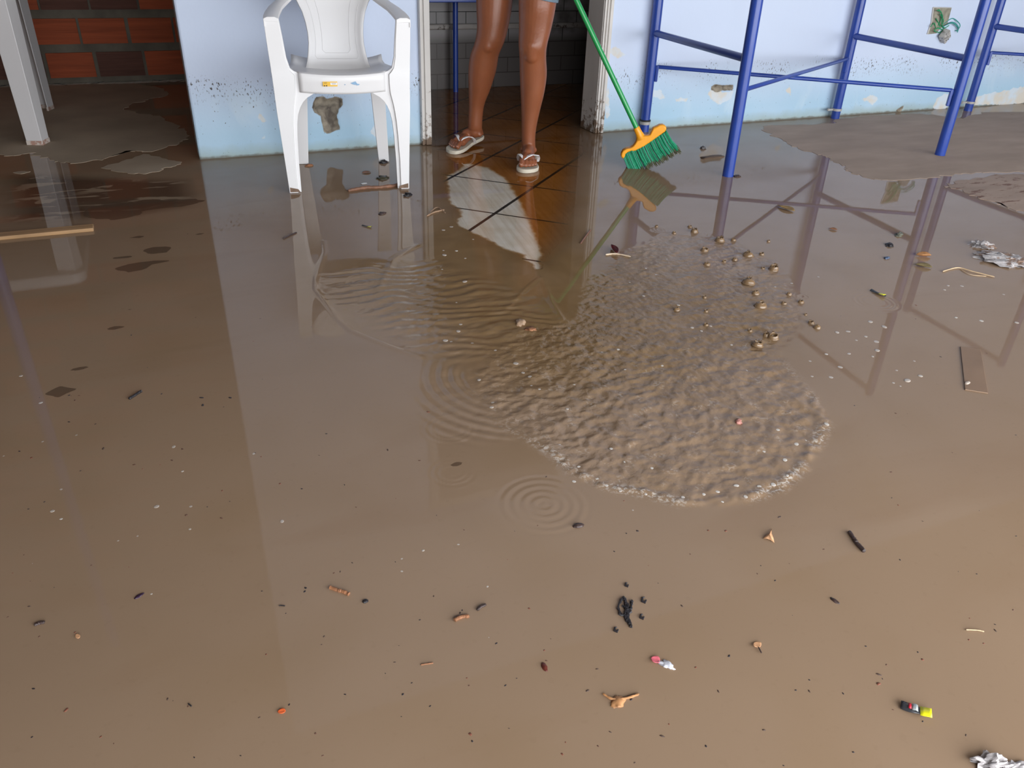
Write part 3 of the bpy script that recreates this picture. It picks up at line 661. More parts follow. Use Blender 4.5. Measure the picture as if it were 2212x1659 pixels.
trestle('blue tubular metal trestle with crossed braces, standing right of the broom before the blue wall', pA, pB, pC, pD, .52, .485, (.350, .330), (.387, .357), ('band', None, 'clamp', None))
trestle('blue tubular metal trestle at the right edge of the picture, mostly cut off', pE, (5.02, 3.02), (6.55, 3.93), (6.43, 3.02), .53, .53, (.372, .365), (.37, .37), ('clamp', None, 'clamp', None))
mb = MB(); bp_ = g(-48, 446); mb.tube([(bp_.x, bp_.y, -.002), (bp_.x, bp_.y, 2.4)], .0262, 20)
tag(mb.build('metal_post', BM), 'blue metal post beside the plastic table, seen only as a reflection at the left edge', 'post')
kt = empty('metal_table', (1.935, 5.40, 0)); tag(kt, 'dark blue metal table standing in the kitchen against the tiled wall', 'table')
for x in (0, -.75):
    for y in (0, -.5) if x else (0,):
        mb = MB(); mb.tube([(x, y, 0), (x, y, .57)], .018, 12); mb.build('leg', BM, kt)
mb = MB(); mb.box((-.27, -.16, .600), (.98, .42, .03)); mb.build('tabletop', BM, kt, smooth=False, bevel=.005)

# ---- person ----
def capsule(mb, p, q, r0, r1, n=14, m=5):
    p, q = Vector(p), Vector(q); t = (q-p).normalized(); a = t.orthogonal().normalized(); b = t.cross(a)
    R = []
    for k in range(m): th = pi/2*(1-k/m); R.append((p-t*r0*sin(th), r0*cos(th)+1e-5))
    for k in range(m+1): th = pi/2*k/m; R.append((q+t*r1*sin(th), max(r1*cos(th), 1e-5)))
    mb.loft([[c+a*r*cos(2*pi*j/n)+b*r*sin(2*pi*j/n) for j in range(n)] for c, r in R])
def ring(c, rx, ry, yaw, n=28, tilt=None, sh=0.0):
    ca, sa = cos(yaw), sin(yaw); out = []
    for k in range(n):
        a = 2*pi*k/n; x = rx*cos(a); y = ry*sin(a)*(1+sh*sin(a)); out.append((c[0]+x*ca-y*sa, c[1]+x*sa+y*ca, c[2]))
    return out
def interp_rings(keys, n):
    """keys: (x,y,z,rx,ry,yaw); smooth the column between them"""
    K = np.array(keys, float); t = np.linspace(0, len(K)-1, n); out = []
    for tt in t:
        i = min(int(tt), len(K)-2); f = tt-i; p0 = K[max(i-1, 0)]; p1 = K[i]; p2 = K[i+1]; p3 = K[min(i+2, len(K)-1)]
        out.append(.5*((2*p1)+(-p0+p2)*f+(2*p0-5*p1+4*p2-p3)*f*f+(-p0+3*p1-3*p2+p3)*f**3))
    return out
body = MB()
FY = radians(-24)       # the person faces the camera, turned a little
def leg(keys):
    body.loft([ring(k[:3], k[3], k[4], k[5]) for k in interp_rings(keys, 56)])
# image-left leg (right leg of the person)
La = [onY(1026, 275, 3.875), onY(1029, 230, 3.865), onY(1036, 190, 3.84), onY(1042, 150, 3.815), onY(1047, 118, 3.79), onY(1057, 92, 3.765), onY(1064, 60, 3.76), onY(1067, 20, 3.765), onY(1070, -30, 3.775)]
Lw = [.036, .038, .055, .068, .068, .069, .073, .082, .088]
Ld = [.040, .044, .058, .066, .064, .070, .075, .084, .090]
keys = [(La[0].x+.030, La[0].y+.028, .062, .029, .034, FY), (La[0].x+.012, La[0].y+.012, .095, .031, .037, FY)]+[(p.x, p.y, p.z, w, d, FY) for p, w, d in zip(La, Lw, Ld)]+[(1.575, 3.80, .83, .095, .100, FY), (1.585, 3.80, .93, .09, .10, FY)]
leg(keys); KR = La[5]
Ra = [onY(1142, 318, 3.565), onY(1142, 285, 3.56), onY(1146, 240, 3.555), onY(1150, 200, 3.545), onY(1152, 160, 3.535), onY(1151, 125, 3.515), onY(1151, 98, 3.50), onY(1156, 60, 3.52), onY(1160, 20, 3.55), onY(1163, -30, 3.58)]
Rw = [.0335, .034, .044, .056, .063, .061, .064, .073, .082, .090]
Rd = [.040, .042, .052, .062, .068, .064, .069, .076, .086, .094]
keys = [(Ra[0].x+.022, Ra[0].y+.018, .045, .028, .034, FY)]+[(p.x, p.y, p.z, w, d, FY) for p, w, d in zip(Ra, Rw, Rd)]+[(1.715, 3.68, .82, .097, .105, FY), (1.72, 3.70, .92, .09, .10, FY)]
leg(keys)
# knee caps and shins
for p, q in ((onY(1054, 98, 3.735), onY(1057, 76, 3.738)), (onY(1149, 120, 3.480), onY(1150, 98, 3.476))): capsule(body, p, q, .036, .044, 20, 7)
def foot(toe, heel, ankle, zs, side):
    """toe, heel: plan positions; side +1 when the big toe lies on the left of the foot's direction"""
    T, H_ = Vector((toe[0], toe[1], 0)), Vector((heel[0], heel[1], 0)); d = (T-H_).normalized(); n = Vector((-d.y, d.x, 0)); Lf = (T-H_).length; z = lambda u: zs[0]*(1-u)+zs[1]*u
    P = lambda u, v, h: H_+d*Lf*u+n*v*side+Vector((0, 0, z(u)+h))
    capsule(body, P(.10, 0, .030), P(.14, 0, .045), .030, .032)
    capsule(body, P(.16, -.004, .028), P(.72, -.010, .022), .026, .022)
    capsule(body, P(.20, .004, .034), P(.72, .016, .024), .026, .023)
    capsule(body, P(.60, .014, .022), P(.75, .024, .020), .022, .020)
    capsule(body, P(.60, -.018, .020), P(.70, -.028, .016), .019, .015)
    capsule(body, Vector(ankle), P(.50, .004, .044), .031, .022); capsule(body, Vector(ankle), P(.14, 0, .045), .033, .031)
    for s_ in (-1, 1): capsule(body, Vector(ankle)+n*s_*.022+Vector((0, 0, -.01)), Vector(ankle)+n*s_*.027+Vector((0, 0, -.012)), .016, .014)
    nails = MB()
    for i, (v, u0, u1, r) in enumerate([(.030, .78, .955, .0128), (.0085, .78, .945, .0092), (-.0085, .77, .915, .0086), (-.0235, .75, .875, .0082), (-.0365, .71, .82, .0080)]):
        k = P((u0+u1)/2, v, .022+r*.35)
        capsule(body, P(u0, v*.95, .016), k, r*.92, r*.9); capsule(body, k, P(u1, v*1.02, r+.001), r*.9, r)
        c = P(u1+.012, v*1.02, r*1.75); nails.loft([[c+d*(r*.75*cos(a))*q_+n*(r*.62*sin(a))*q_+Vector((0, 0, hh-.25*r*cos(a)*q_*1.2)) for a in [2*pi*j/10 for j in range(10)]] for q_, hh in ((1, -.0012), (1, .0004), (.6, .0012))])
    return P, nails, d, n
fR = foot(g(975, 331), onY(1033, 300, 3.985)[:2], La[0]+Vector((0, 0, -.02)), (.040, .018), 1)
fL = foot(g(1139, 373), (1.672, 3.60), Ra[0]+Vector((0, 0, .0)), (.020, .018), -1)
# pelvis, trunk, neck, head (above the frame of the picture)
TY = FY
body.loft([ring(k[:3], k[3], k[4], k[5]) for k in interp_rings([(1.645, 3.745, .80, .12, .085, TY), (1.645, 3.75, .86, .165, .115, TY), (1.645, 3.76, .93, .170, .115, TY), (1.64, 3.76, 1.02, .140, .098, TY), (1.635, 3.75, 1.12, .145, .102, TY),
    (1.63, 3.74, 1.22, .162, .108, TY), (1.625, 3.735, 1.31, .160, .095, TY), (1.62, 3.73, 1.36, .10, .06, TY), (1.615, 3.72, 1.385, .05, .048, TY), (1.61, 3.71, 1.44, .048, .05, TY)], 44)])
fwd = Vector((sin(TY), -cos(TY), 0)); lat = Vector((cos(TY), sin(TY), 0))     # fwd: towards the camera; lat: image right
hc = Vector((1.60, 3.695, 1.525))
hr = []
for zz, rx, ry, off in [(-.115, .030, .035, .030), (-.100, .045, .055, .022), (-.07, .058, .078, .008), (-.03, .068, .092, .0), (.02, .073, .098, -.004), (.06, .072, .094, -.008), (.09, .058, .076, -.012), (.108, .034, .046, -.014), (.114, .01, .012, -.015)]:
    c = hc+Vector((0, 0, zz))+fwd*off; hr.append(ring(c, rx, ry, TY, 28))
body.loft(hr)
capsule(body, hc+fwd*.092+Vector((0, 0, .012)), hc+fwd*.108+Vector((0, 0, -.024)), .008, .013)            # nose
capsule(body, hc+fwd*.082-lat*.020+Vector((0, 0, -.062)), hc+fwd*.082+lat*.020+Vector((0, 0, -.062)), .008, .008)   # lips
for s_ in (-1, 1):
    capsule(body, hc+lat*s_*.072+Vector((0, 0, .010)), hc+lat*s_*.076+Vector((0, 0, -.022)), .013, .009)     # ears
    capsule(body, hc+fwd*.088+lat*s_*.018+Vector((0, 0, .026)), hc+fwd*.080+lat*s_*.044+Vector((0, 0, .028)), .007, .006)  # brow
# broom line, then arms whose hands close on it
BT = g(1413, 364) + Vector((0, 0, .012)); BP = onY(1245, 0, 3.43); bd = (BT-BP).normalized()
def on_handle(z): t = (z-BT.z)/bd.z; return BT+bd*t
def hand(c, wrist):
    """a fist of four curled fingers and a thumb round the handle at c"""
    ax = bd; out = (Vector(wrist)-c); out = (out-ax*out.dot(ax)).normalized(); sd = ax.cross(out)
    capsule(body, Vector(wrist), c+out*.046, .024, .027)
    for i in range(4):
        o_ = ax*(-.033+.022*i); L_ = (.95, 1.05, 1.0, .85)[i]
        pts = [c+o_+out*.040+sd*.012, c+o_+out*.012+sd*.030*L_, c+o_-out*.020+sd*.020*L_, c+o_-out*.026-sd*.008*L_, c+o_-out*.006-sd*.023]
        for a, b_ in zip(pts, pts[1:]): capsule(body, a, b_, .0088, .0084, 10, 3)
    pts = [c+ax*-.030+out*.036-sd*.012, c+ax*-.040+out*.012-sd*.028, c+ax*-.030-out*.014-sd*.026]
    for a, b_ in zip(pts, pts[1:]): capsule(body, a, b_, .0105, .0095, 10, 3)
shR, shL = Vector((1.625, 3.735, 1.30))-lat*.165, Vector((1.625, 3.735, 1.30))+lat*.165
h1 = on_handle(1.18); h2 = on_handle(.93)
el1 = Vector((shR.x-.05, shR.y-.06, 1.08)); w1 = h1+(el1-h1).normalized()*.085
el2 = Vector((shL.x+.07, shL.y-.04, 1.06)); w2_ = h2+(el2-h2).normalized()*.085
for sh_, el, wr, hh in ((shR, el1, w1, h1), (shL, el2, w2_, h2)):
    capsule(body, sh_, el, .046, .036, 20); capsule(body, el, wr, .036, .024, 20); hand(hh, wr)
SKIN = mat('brown_skin', (.25, .080, .033), .40, spec=.5, var=.10, vscale=14, bump=.12, bscale=120, sss=.12)
me = bpy.data.meshes.new('tmp'); me.from_pydata(body.v, [], body.f); tmp = bpy.data.objects.new('tmp', me); COL.objects.link(tmp)
bm = bmesh.new(); bm.from_mesh(me); bmesh.ops.recalc_face_normals(bm, faces=bm.faces); bm.to_mesh(me); bm.free()
md = tmp.modifiers.new('r', 'REMESH'); md.mode = 'VOXEL'; md.voxel_size = .0036; md.use_smooth_shade = True
md = tmp.modifiers.new('s', 'SMOOTH'); md.factor = .5; md.iterations = 9
dg = bpy.context.evaluated_depsgraph_get(); dg.update(); me2 = bpy.data.meshes.new_from_object(tmp.evaluated_get(dg)); bpy.data.objects.remove(tmp)
me2.materials.clear(); me2.materials.append(SKIN)
for p in me2.polygons: p.use_smooth = True
person = bpy.data.objects.new('person', me2); COL.objects.link(person)
tag(person, 'person in denim shorts and white-strapped sandals standing in the doorway, sweeping with a broom', 'person')
NAIL = mat('toe_nail', (.48, .24, .17), .3)
for f_ in (fR, fL): f_[1].build('toe_nails', NAIL, person)
DEN = mat('denim', (.16, .22, .28), .8, var=.25, vscale=60, bump=.3, bscale=400)
hemR = onY(1070, -34, 3.77); hemL = onY(1163, -3, 3.50)
BN = len(me2.vertices); BC_ = np.empty(BN*3, np.float32); me2.vertices.foreach_get('co', BC_); BC_ = BC_.reshape(-1, 3).astype(float)
def seg_t(a, b):
    a, b = np.array(a), np.array(b); e_ = b-a; t_ = np.clip(((BC_-a)@e_)/(e_@e_), 0, 1); return np.linalg.norm(BC_-a-t_[:, None]*e_, axis=1), t_
fore = np.minimum.reduce([seg_t(el1, w1)[0], seg_t(w1, h1)[0], seg_t(el2, w2_)[0], seg_t(w2_, h2)[0]]) < .062
upper = np.zeros(BN, bool); low = np.zeros(BN, bool)
for sh_, el in ((shR, el1), (shL, el2)):
    d__, t__ = seg_t(sh_, el); upper |= (d__ < .056) & (t__ < .55); low |= (d__ < .052) & (t__ >= .55)
def cloth(name, sel, off, m, cuts):
    """a garment grown off the skin it covers"""
    bm_ = bmesh.new(); bm_.from_mesh(me2); bm_.verts.ensure_lookup_table(); bm_.normal_update()
    nn_ = [v.normal.copy() for v in bm_.verts]
    bmesh.ops.delete(bm_, geom=[v for v, k in zip(list(bm_.verts), sel) if not k], context='VERTS')
    for v in bm_.verts: v.co += v.normal*off
    for co_, no_ in cuts: bmesh.ops.bisect_plane(bm_, geom=bm_.verts[:]+bm_.edges[:]+bm_.faces[:], plane_co=co_, plane_no=no_, clear_outer=True)
    for _ in range(10): bmesh.ops.smooth_vert(bm_, verts=[v for v in bm_.verts if not v.is_boundary], factor=.5, use_axis_x=True, use_axis_y=True, use_axis_z=True)
    me_c = bpy.data.meshes.new(name); bm_.to_mesh(me_c); bm_.free(); me_c.materials.clear(); me_c.materials.append(m); o_ = bpy.data.objects.new(name, me_c); COL.objects.link(o_); o_.parent = person
    sd_ = o_.modifiers.new('solid', 'SOLIDIFY'); sd_.thickness = .0025; return o_
hn = (hemL-hemR).cross(fwd); hn = hn if hn.z < 0 else -hn
cloth('denim_shorts', (BC_[:, 2] > .60) & (BC_[:, 2] < .975) & ~fore, .0085, DEN, [(hemL, hn), (Vector((0, 0, .965)), Vector((0, 0, 1)))])
TS = mat('grey_t_shirt', (.22, .20, .20), .85, var=.1, bump=.2, bscale=200)
cloth('t_shirt', (((BC_[:, 2] > .92) & (BC_[:, 2] < 1.385)) | upper) & ~(fore & ~upper) & ~low, .0125, TS, [(Vector((0, 0, .935)), Vector((0, 0, -1))), (Vector((0, 0, 1.372)), Vector((0, 0, 1)))])
mb = MB(); hr = []
for zz, rx, ry, off in [(-.05, .070, .060, -.045), (.0, .080, .085, -.030), (.045, .083, .098, -.018), (.085, .073, .090, -.016), (.112, .048, .060, -.018), (.124, .012, .016, -.02)]:
    hr.append(ring(hc+Vector((0, 0, zz))+fwd*off, rx, ry, TY, 24))
mb.loft(hr); capsule(mb, hc-fwd*.10+Vector((0, 0, .03)), hc-fwd*.12+Vector((0, 0, -.06)), .035, .022); mb.build('hair', mat('black_hair', (.012, .009, .008), .45, bump=.6, bscale=120, stretch=(1, 1, .2)), person)
EYE = mat('eye_white', (.7, .68, .65), .2); PUP = mat('pupil', (.02, .01, .008), .15)
for s_ in (-1, 1):
    mb = MB(); capsule(mb, hc+fwd*.071+lat*s_*.031+Vector((0, 0, .004)), hc+fwd*.073+lat*s_*.031+Vector((0, 0, .004)), .0128, .0128); e = mb.build('eye', EYE, person)
    mb = MB(); capsule(mb, hc+fwd*.0805+lat*s_*.031+Vector((0, 0, .004)), hc+fwd*.082+lat*s_*.031+Vector((0, 0, .004)), .0052, .0050); mb.build('pupil', PUP, e)
# flip flops
SOLE = mat('cream_rubber_sole', (.60, .55, .45), .55, var=.1, vscale=30); STR = mat('white_rubber_strap', (.74, .73, .74), .4)
def flipflop(f_, zs, side):
    P, _, d, n = f_
    mb = MB(); rings = []
    outl = []
    for u, vl, vr in [(-.07, -.006, .006), (-.055, -.022, .022), (-.02, -.033, .033), (.08, -.040, .040), (.25, -.038, .038), (.42, -.037, .036), (.60, -.046, .044), (.75, -.053, .051), (.88, -.050, .052), (.97, -.036, .046), (1.03, -.014, .034), (1.05, .0, .020)]: outl.append((u, vl, vr))
    left = [(u, a) for u, a, b_ in outl]; right = [(u, b_) for u, a, b_ in outl][::-1]; loop = left+right
    mb.loft([[P(u, v*k, h) for u, v in loop] for h, k in ((-.018, .97), (-.014, 1.0), (-.003, 1.0), (-.0005, .97))])
    so = mb.build('flip_flop', SOLE, person, bevel=.0015); so['label'] = 'cream rubber sandal with a white thong strap'
    mb = MB(); C = P(.80, .020, .030)
    def strap(pts, w):
        pts = [Vector(p) for p in pts]; R = []
        for i, p in enumerate(pts):
            t = (pts[min(i+1, len(pts)-1)]-pts[max(i-1, 0)]).normalized(); up = Vector((0, 0, 1)); sdv = t.cross(up).normalized(); nn = sdv.cross(t).normalized(); ww = w[i]
            R.append([p+sdv*ww-nn*.0016, p+sdv*ww*.9+nn*.0018, p-sdv*ww*.9+nn*.0018, p-sdv*ww-nn*.0016])
        mb.loft(R)
    for v0, v1, v2, hh in ((.050, .047, .036, 1), (-.050, -.046, -.020, 1)):
        strap([P(.42, v0*.92, -.002), P(.47, v0*1.0, .018), P(.56, v1*.98, .036), P(.68, v2*1.05+.004, .046), P(.76, v2*.45+.012, .041), C], [.0065, .0070, .0075, .0080, .0075, .0060])
    strap([C+Vector((0, 0, .002)), P(.815, .020, .020), P(.82, .020, .0)], [.005, .004, .004])
    mb.build('strap', STR, so)
flipflop(fR, None, 1); flipflop(fL, None, 1)

# ---- broom ----
br = empty('broom', (0, 0, 0)); tag(br, 'green-handled broom with a yellow head and green bristles held over the water', 'broom')
vw = (BT-Vector((0, 0, HC))).normalized(); bw = bd.cross(vw).normalized()*-1
if Vector(bw).dot(Vector(Rv)) < 0: bw = -bw
bt = bd.cross(bw).normalized()
BL = lambda u, s_, t=0.0: BT+bw*u-bd*s_+bt*t       # u across, s_ up from the tips
GH = mat('green_painted_handle', (.010, .30, .075), .35, coat=.3); OR = mat('orange_plastic', (.88, .36, .015), .35, var=.06, vscale=30)
BRI = mat('green_bristles', (.010, .27, .13), .45, var=.3, vscale=90); BRT = mat('muddy_bristle_tips', (.10, .10, .055), .8, var=.4, vscale=90)
mb = MB(); Lh = 1.42; mb.tube([BL(0, .185), BL(0, .19), BL(0, Lh-.01), BL(0, Lh)], [.0118, .0118, .0118, .008], 20); mb.build('handle', GH, br)
mb = MB(); mb.tube([BL(-.002, .150), BL(0, .162), BL(0, .176), BL(0, .186), BL(0, .206), BL(0, .210)], [.026, .020, .017, .016, .0152, .0135], 20); sk = mb.build('socket', OR, br)
top = [(-.118, .108), (-.122, .122), (-.114, .136), (-.100, .145), (-.082, .145), (-.066, .139), (-.050, .139), (-.034, .148), (-.016, .160), (.014, .162), (.030, .153), (.044, .150), (.056, .161), (.070, .172), (.088, .170), (.102, .170), (.116, .163), (.124, .150), (.122, .138), (.112, .130)]
botl = [(.060, .122), (.0, .114), (-.05, .115), (-.060, .118), (-.066, .124), (-.086, .127), (-.100, .124), (-.105, .114)]
pl = top+botl
mb = MB(); th_ = .019
mb.loft([[BL(u*k, (s_-.14)*k2+.14, t) for u, s_ in pl] for t, k, k2 in ((-th_, .97, .85), (-th_*.7, 1, 1), (th_*.7, 1, 1), (th_, .97, .85))]); mb.build('broom_head', OR, br, bevel=.003)
bm1, bm2, bm3 = MB(), MB(), MB(); rr_ = random.Random(9)
for k in range(17):
    u = -.108+.222*k/16; tb_ = rr_.uniform(-.004, .004); tl_ = rr_.uniform(-.004, .006)
    for row_ in range(4):
        for q_ in range(13):
            u0 = u+rr_.uniform(-.0052, .0052); t0 = -.014+.0095*row_+rr_.uniform(-.002, .002); sp = 1.08
            ln_ = tl_+rr_.uniform(-.003, .012); bend = rr_.uniform(-.002, .002)+tb_
            p0 = BL(u0, .126, t0); p1 = BL(u0*1.03+bend*.4, .07, t0*1.15); p2 = BL(u0*sp+bend+.004, .022+ln_, t0*1.3); p3 = BL(u0*(sp+.03)+bend*1.4+.006, .0+ln_, t0*1.4)
            (bm3 if rr_.random() < .18 else bm1).tube([p0, p1, p2], .0014, 4, cap=False); bm2.tube([p2, p3], [.0013, .0007], 4, cap=False)
b1 = bm1.build('bristles', BRI, br); b3 = bm3.build('bristles', mat('pale_green_bristles', (.08, .42, .28), .35), br); b2 = bm2.build('bristle_tips', BRT, b1); b2['label'] = 'mud-stained bristle ends'

# ---- broken wall socket ----
sb = empty('wall_socket_box', (0, 0, 0)); tag(sb, 'broken wall socket with loose green wires hanging out of the blue wall', 'socket')
wq = lambda x, y, off=0.0: onY(x, y, WY-off)
mb = MB(); c4 = [wq(2016, 16), wq(2055, 17), wq(2046, 50), wq(2030, 62), wq(2022, 72), wq(2004, 74), wq(2012, 48)]
mb.loft([[p+Vector((0, -.0015, 0)) for p in c4], [p+Vector((0, -.003, 0)) for p in c4]]); mb.build('box_back', mat('socket_cavity', (.30, .28, .22), .8, var=.4, vscale=30), sb, smooth=False)
mb = MB(); mb.tube([wq(2016, 16, .004), wq(2012, 48, .004), wq(2003, 74, .004)], .005, 8); mb.tube([wq(2016, 16, .004), wq(2055, 17, .004)], .003, 8); mb.build('box_rim', mat('grey_white_plastic', (.55, .53, .50), .6, var=.15), sb)
W1 = mat('green_wire', (.02, .30, .12), .4); W2 = mat('teal_wire', (.03, .30, .26), .4); rw_ = random.Random(4)
for i, pts in enumerate([[(2028, 20), (2036, 34), (2034, 50), (2040, 60), (2050, 55)], [(2024, 22), (2034, 28), (2030, 48), (2024, 58), (2036, 64)], [(2030, 30), (2038, 44), (2032, 58), (2028, 52)], [(2022, 40), (2030, 54), (2040, 62)],
                         [(2038, 52), (2056, 40), (2068, 46), (2074, 56), (2066, 68)], [(2040, 56), (2058, 48), (2070, 58), (2068, 70)], [(2036, 58), (2054, 50), (2064, 54), (2070, 64), (2062, 66)], [(2026, 60), (2018, 66), (2030, 70), (2042, 62)], [(2010, 58), (2018, 50), (2022, 62), (2030, 60)]]):
    mb = MB(); P_ = [wq(x, y, .012+.012*sin(k*1.3+i)) for k, (x, y) in enumerate(pts)]; Q = interp_rings([tuple(p) for p in P_], 20)
    mb.tube([tuple(q) for q in Q], .0028, 8); mb.build('wire', (W1, W2)[i > 3 and i < 7], sb)
mb = MB(); c0 = wq(2041, 78, .026); Mx = Matrix.Rotation(radians(38), 3, 'Y') @ Matrix.Rotation(radians(20), 3, 'Z')
mb.box(c0, (.070, .040, .060), Mx)
for i in range(4):
    for j in range(3): mb.box(c0+Mx @ Vector((-.024+.016*i, -.021, -.018+.018*j)), (.011, .006, .012), Mx)
blk = mb.build('socket_block', mat('chipped_white_block', (.50, .48, .46), .7, var=.25, vscale=40, dirt=(.09, .08, .07), dscale=60, damt=.55), sb, smooth=False, bevel=.003)
mb = MB()
for i, j in ((0, 0), (1, 1), (2, 0), (3, 1), (2, 2)): mb.box(c0+Mx @ Vector((-.020+.014*i, -.0245, -.018+.018*j)), (.005, .002, .006), Mx)
mb.build('socket_hole', BC, blk, smooth=False)

# =====================================================================  DEBRIS ON THE WATER
def clump_mesh(seed, sx, sy, sz, rough_=.35, sub=3, sharp=1.0):
    bm = bmesh.new(); bmesh.ops.create_icosphere(bm, subdivisions=sub, radius=1); r = np.random.default_rng(seed); off = r.uniform(0, 50, 3)
    for v in bm.verts:
        c = v.co; n_ = float(pnoise(np.array([c.x*1.7+off[0]+c.z]), np.array([c.y*1.7+off[1]-c.z]))[0]+.6*pnoise(np.array([c.x*4+off[2]]), np.array([c.y*4+c.z*3+off[1]]))[0])
        k = 1+rough_*n_*sharp; v.co = Vector((c.x*sx*k, c.y*sy*k, max(c.z*sz*k, -.25*sz)))
    me = bpy.data.meshes.new('clump'); bm.to_mesh(me); bm.free(); return me
def put(me, name, m, loc, rz, label, cat, group=None, smooth_=True):
    o = bpy.data.objects.new(name, me); COL.objects.link(o); o.location = loc; o.rotation_euler = (0, 0, rz)
    if not me.materials: me.materials.append(m)
    if smooth_:
        for p in me.polygons: p.use_smooth = True
    return tag(o, label, cat, group)
def ang(a, b): pa, pb = g(*a), g(*b); return math.atan2(pb.y-pa.y, pb.x-pa.x), (pb-pa).length, (pa+pb)/2
def stick(name, pts, rad, m, label, cat, lift=.002, seed=1):
    P_ = [g(*p[:2]) for p in pts]; c = sum(P_, Vector())/len(P_); Q = interp_rings([tuple(p-c) for p in P_], 6*len(P_)); r = random.Random(seed); n_ = len(Q)
    rr__ = [rad*(.75+.35*r.random())*(.55 if i in (0, n_-1) else 1)*(1 if not isinstance(pts[0], tuple) or len(pts[0]) < 3 else 1) for i in range(n_)]
    mb = MB(); mb.tube([Vector(q)+Vector((0, 0, r.uniform(-.1, .1)*rad)) for q in Q], rr__, 8); o = mb.build(name, m); o.location = c+Vector((0, 0, lift)); return tag(o, label, cat)
def leaf(name, tip, base, wid, m, label, cat, curl=.25, stem=None, parentname='leaf_stalk', mstem=None):
    a, L_, c = ang(base, tip); mb = MB(); rows = []
    for i in range(9):
        u = i/8; w_ = wid*sin(pi*min(1, u*1.0+.02))**.7*(1-.25*u)+.0006; z0 = .0015+curl*L_*.35*(u-.5)**2
        rows.append([(L_*(u-.5), w_*k, z0+curl*abs(k)**1.5*w_*1.1) for k in (-1, -.5, 0, .5, 1)])
    mb.loft(rows, cap=False, closed=False); o = mb.build(name, m, solid=.0006); o.location = c; o.rotation_euler = (0, 0, a); tag(o, label, cat)
    if stem:
        ms = MB(); inv = Matrix.Rotation(-a, 3, 'Z'); q = [inv @ (g(*p)-c)+Vector((0, 0, .003)) for p in stem]; ms.tube(q, .0012, 6); ms.build(parentname, mstem or m, o)
    return o
WOOD = mat('wet_tan_wood', (.42, .25, .12), .5, var=.3, vscale=14, stretch=(.3, 3, 1)); DWOOD = mat('dark_wet_wood', (.055, .032, .028), .45, var=.4, vscale=60, bump=.4, bscale=200)
BRN = mat('brown_leaf', (.30, .13, .06), .6, var=.3, vscale=60); TAN = mat('tan_twig', (.38, .24, .15), .6, var=.3, vscale=60); REDL = mat('dark_red_petal', (.13, .010, .014), .5, var=.3, vscale=50)
PAPER = mat('soggy_white_paper', (.46, .43, .43), .7, var=.3, vscale=40, bump=.6, bscale=120, dirt=(.22, .14, .10), dscale=30, damt=.52); PEACH = mat('peach_leaf', (.62, .33, .17), .6, var=.15, vscale=60)
ORL = mat('orange_brown_leaf', (.42, .20, .08), .55, var=.35, vscale=70); BLK = mat('black_debris', (.018, .015, .018), .5, var=.4, vscale=60); OLV = mat('olive_leaf', (.22, .17, .08), .55, var=.3, vscale=50)
# plank in the dark water at the left
a, L_, c = ang((0, 514), (203, 495)); mb = MB(); mb.box((0, 0, .006), (L_, .050, .013)); o = mb.build('wooden_plank', WOOD, smooth=False, bevel=.002); o.location = c; o.rotation_euler = (0, 0, a); tag(o, 'pale wooden batten floating across the table reflection at the left edge', 'plank')
# board just under the surface at the right
P4 = [g(2074, 750), g(2118, 756), g(2134, 851), g(2084, 843)]; c = sum(P4, Vector())/4; mb = MB(); mb.slab([(p.x-c.x, p.y-c.y) for p in P4], 0, .0030); o = mb.build('small_board', mat('silted_board', (.255, .16, .10), .5, var=.15), smooth=False, bevel=.001); o.location = c; tag(o, 'thin rectangular board awash in the muddy water near the right edge', 'board')
put(clump_mesh(3, .010, .005, .002), 'paper_scrap', mat('pale_scrap', (.60, .50, .42), .6), g(2090, 827, .0035), .3, 'tiny pale scrap lying on the submerged rectangular board', 'scrap')
# crumpled paper and plastic
def crumple(name, ctr, sx, sy, sz, rz, seed, m, label, cat):
    me = clump_mesh(seed, sx, sy, sz, .55, 4, 1.1); o = put(me, name, m, g(*ctr), rz, label, cat)
    for v in me.vertices:
        k = float(1-2*abs(pnoise(np.array([v.co.x*55+seed]), np.array([v.co.y*55]))[0])); v.co.z += .35*sz*k; v.co.x += .12*sx*k
    mark_sharp(me, 50); return o
crumple('crumpled_paper', (2170, 562), .100, .060, .014, radians(-50), 12, PAPER, 'crumpled soggy white paper lying in the water at the right edge', 'paper')
crumple('crumpled_paper', (2120, 532), .040, .030, .013, radians(-30), 17, PAPER, 'small crumpled white paper wad at the left end of the soggy heap', 'paper')
crumple('crumpled_plastic', (2140, 1652), .026, .014, .010, radians(-20), 22, mat('whitish_film', (.50, .46, .46), .35, var=.3, vscale=60, bump=.5, bscale=100), 'whitish crumpled plastic at the bottom right corner of the picture', 'plastic')
crumple('crumpled_plastic', (2185, 1662), .020, .010, .006, radians(-10), 23, MATS['whitish_film'], 'flat whitish plastic strip cut off by the bottom edge at the right', 'plastic')
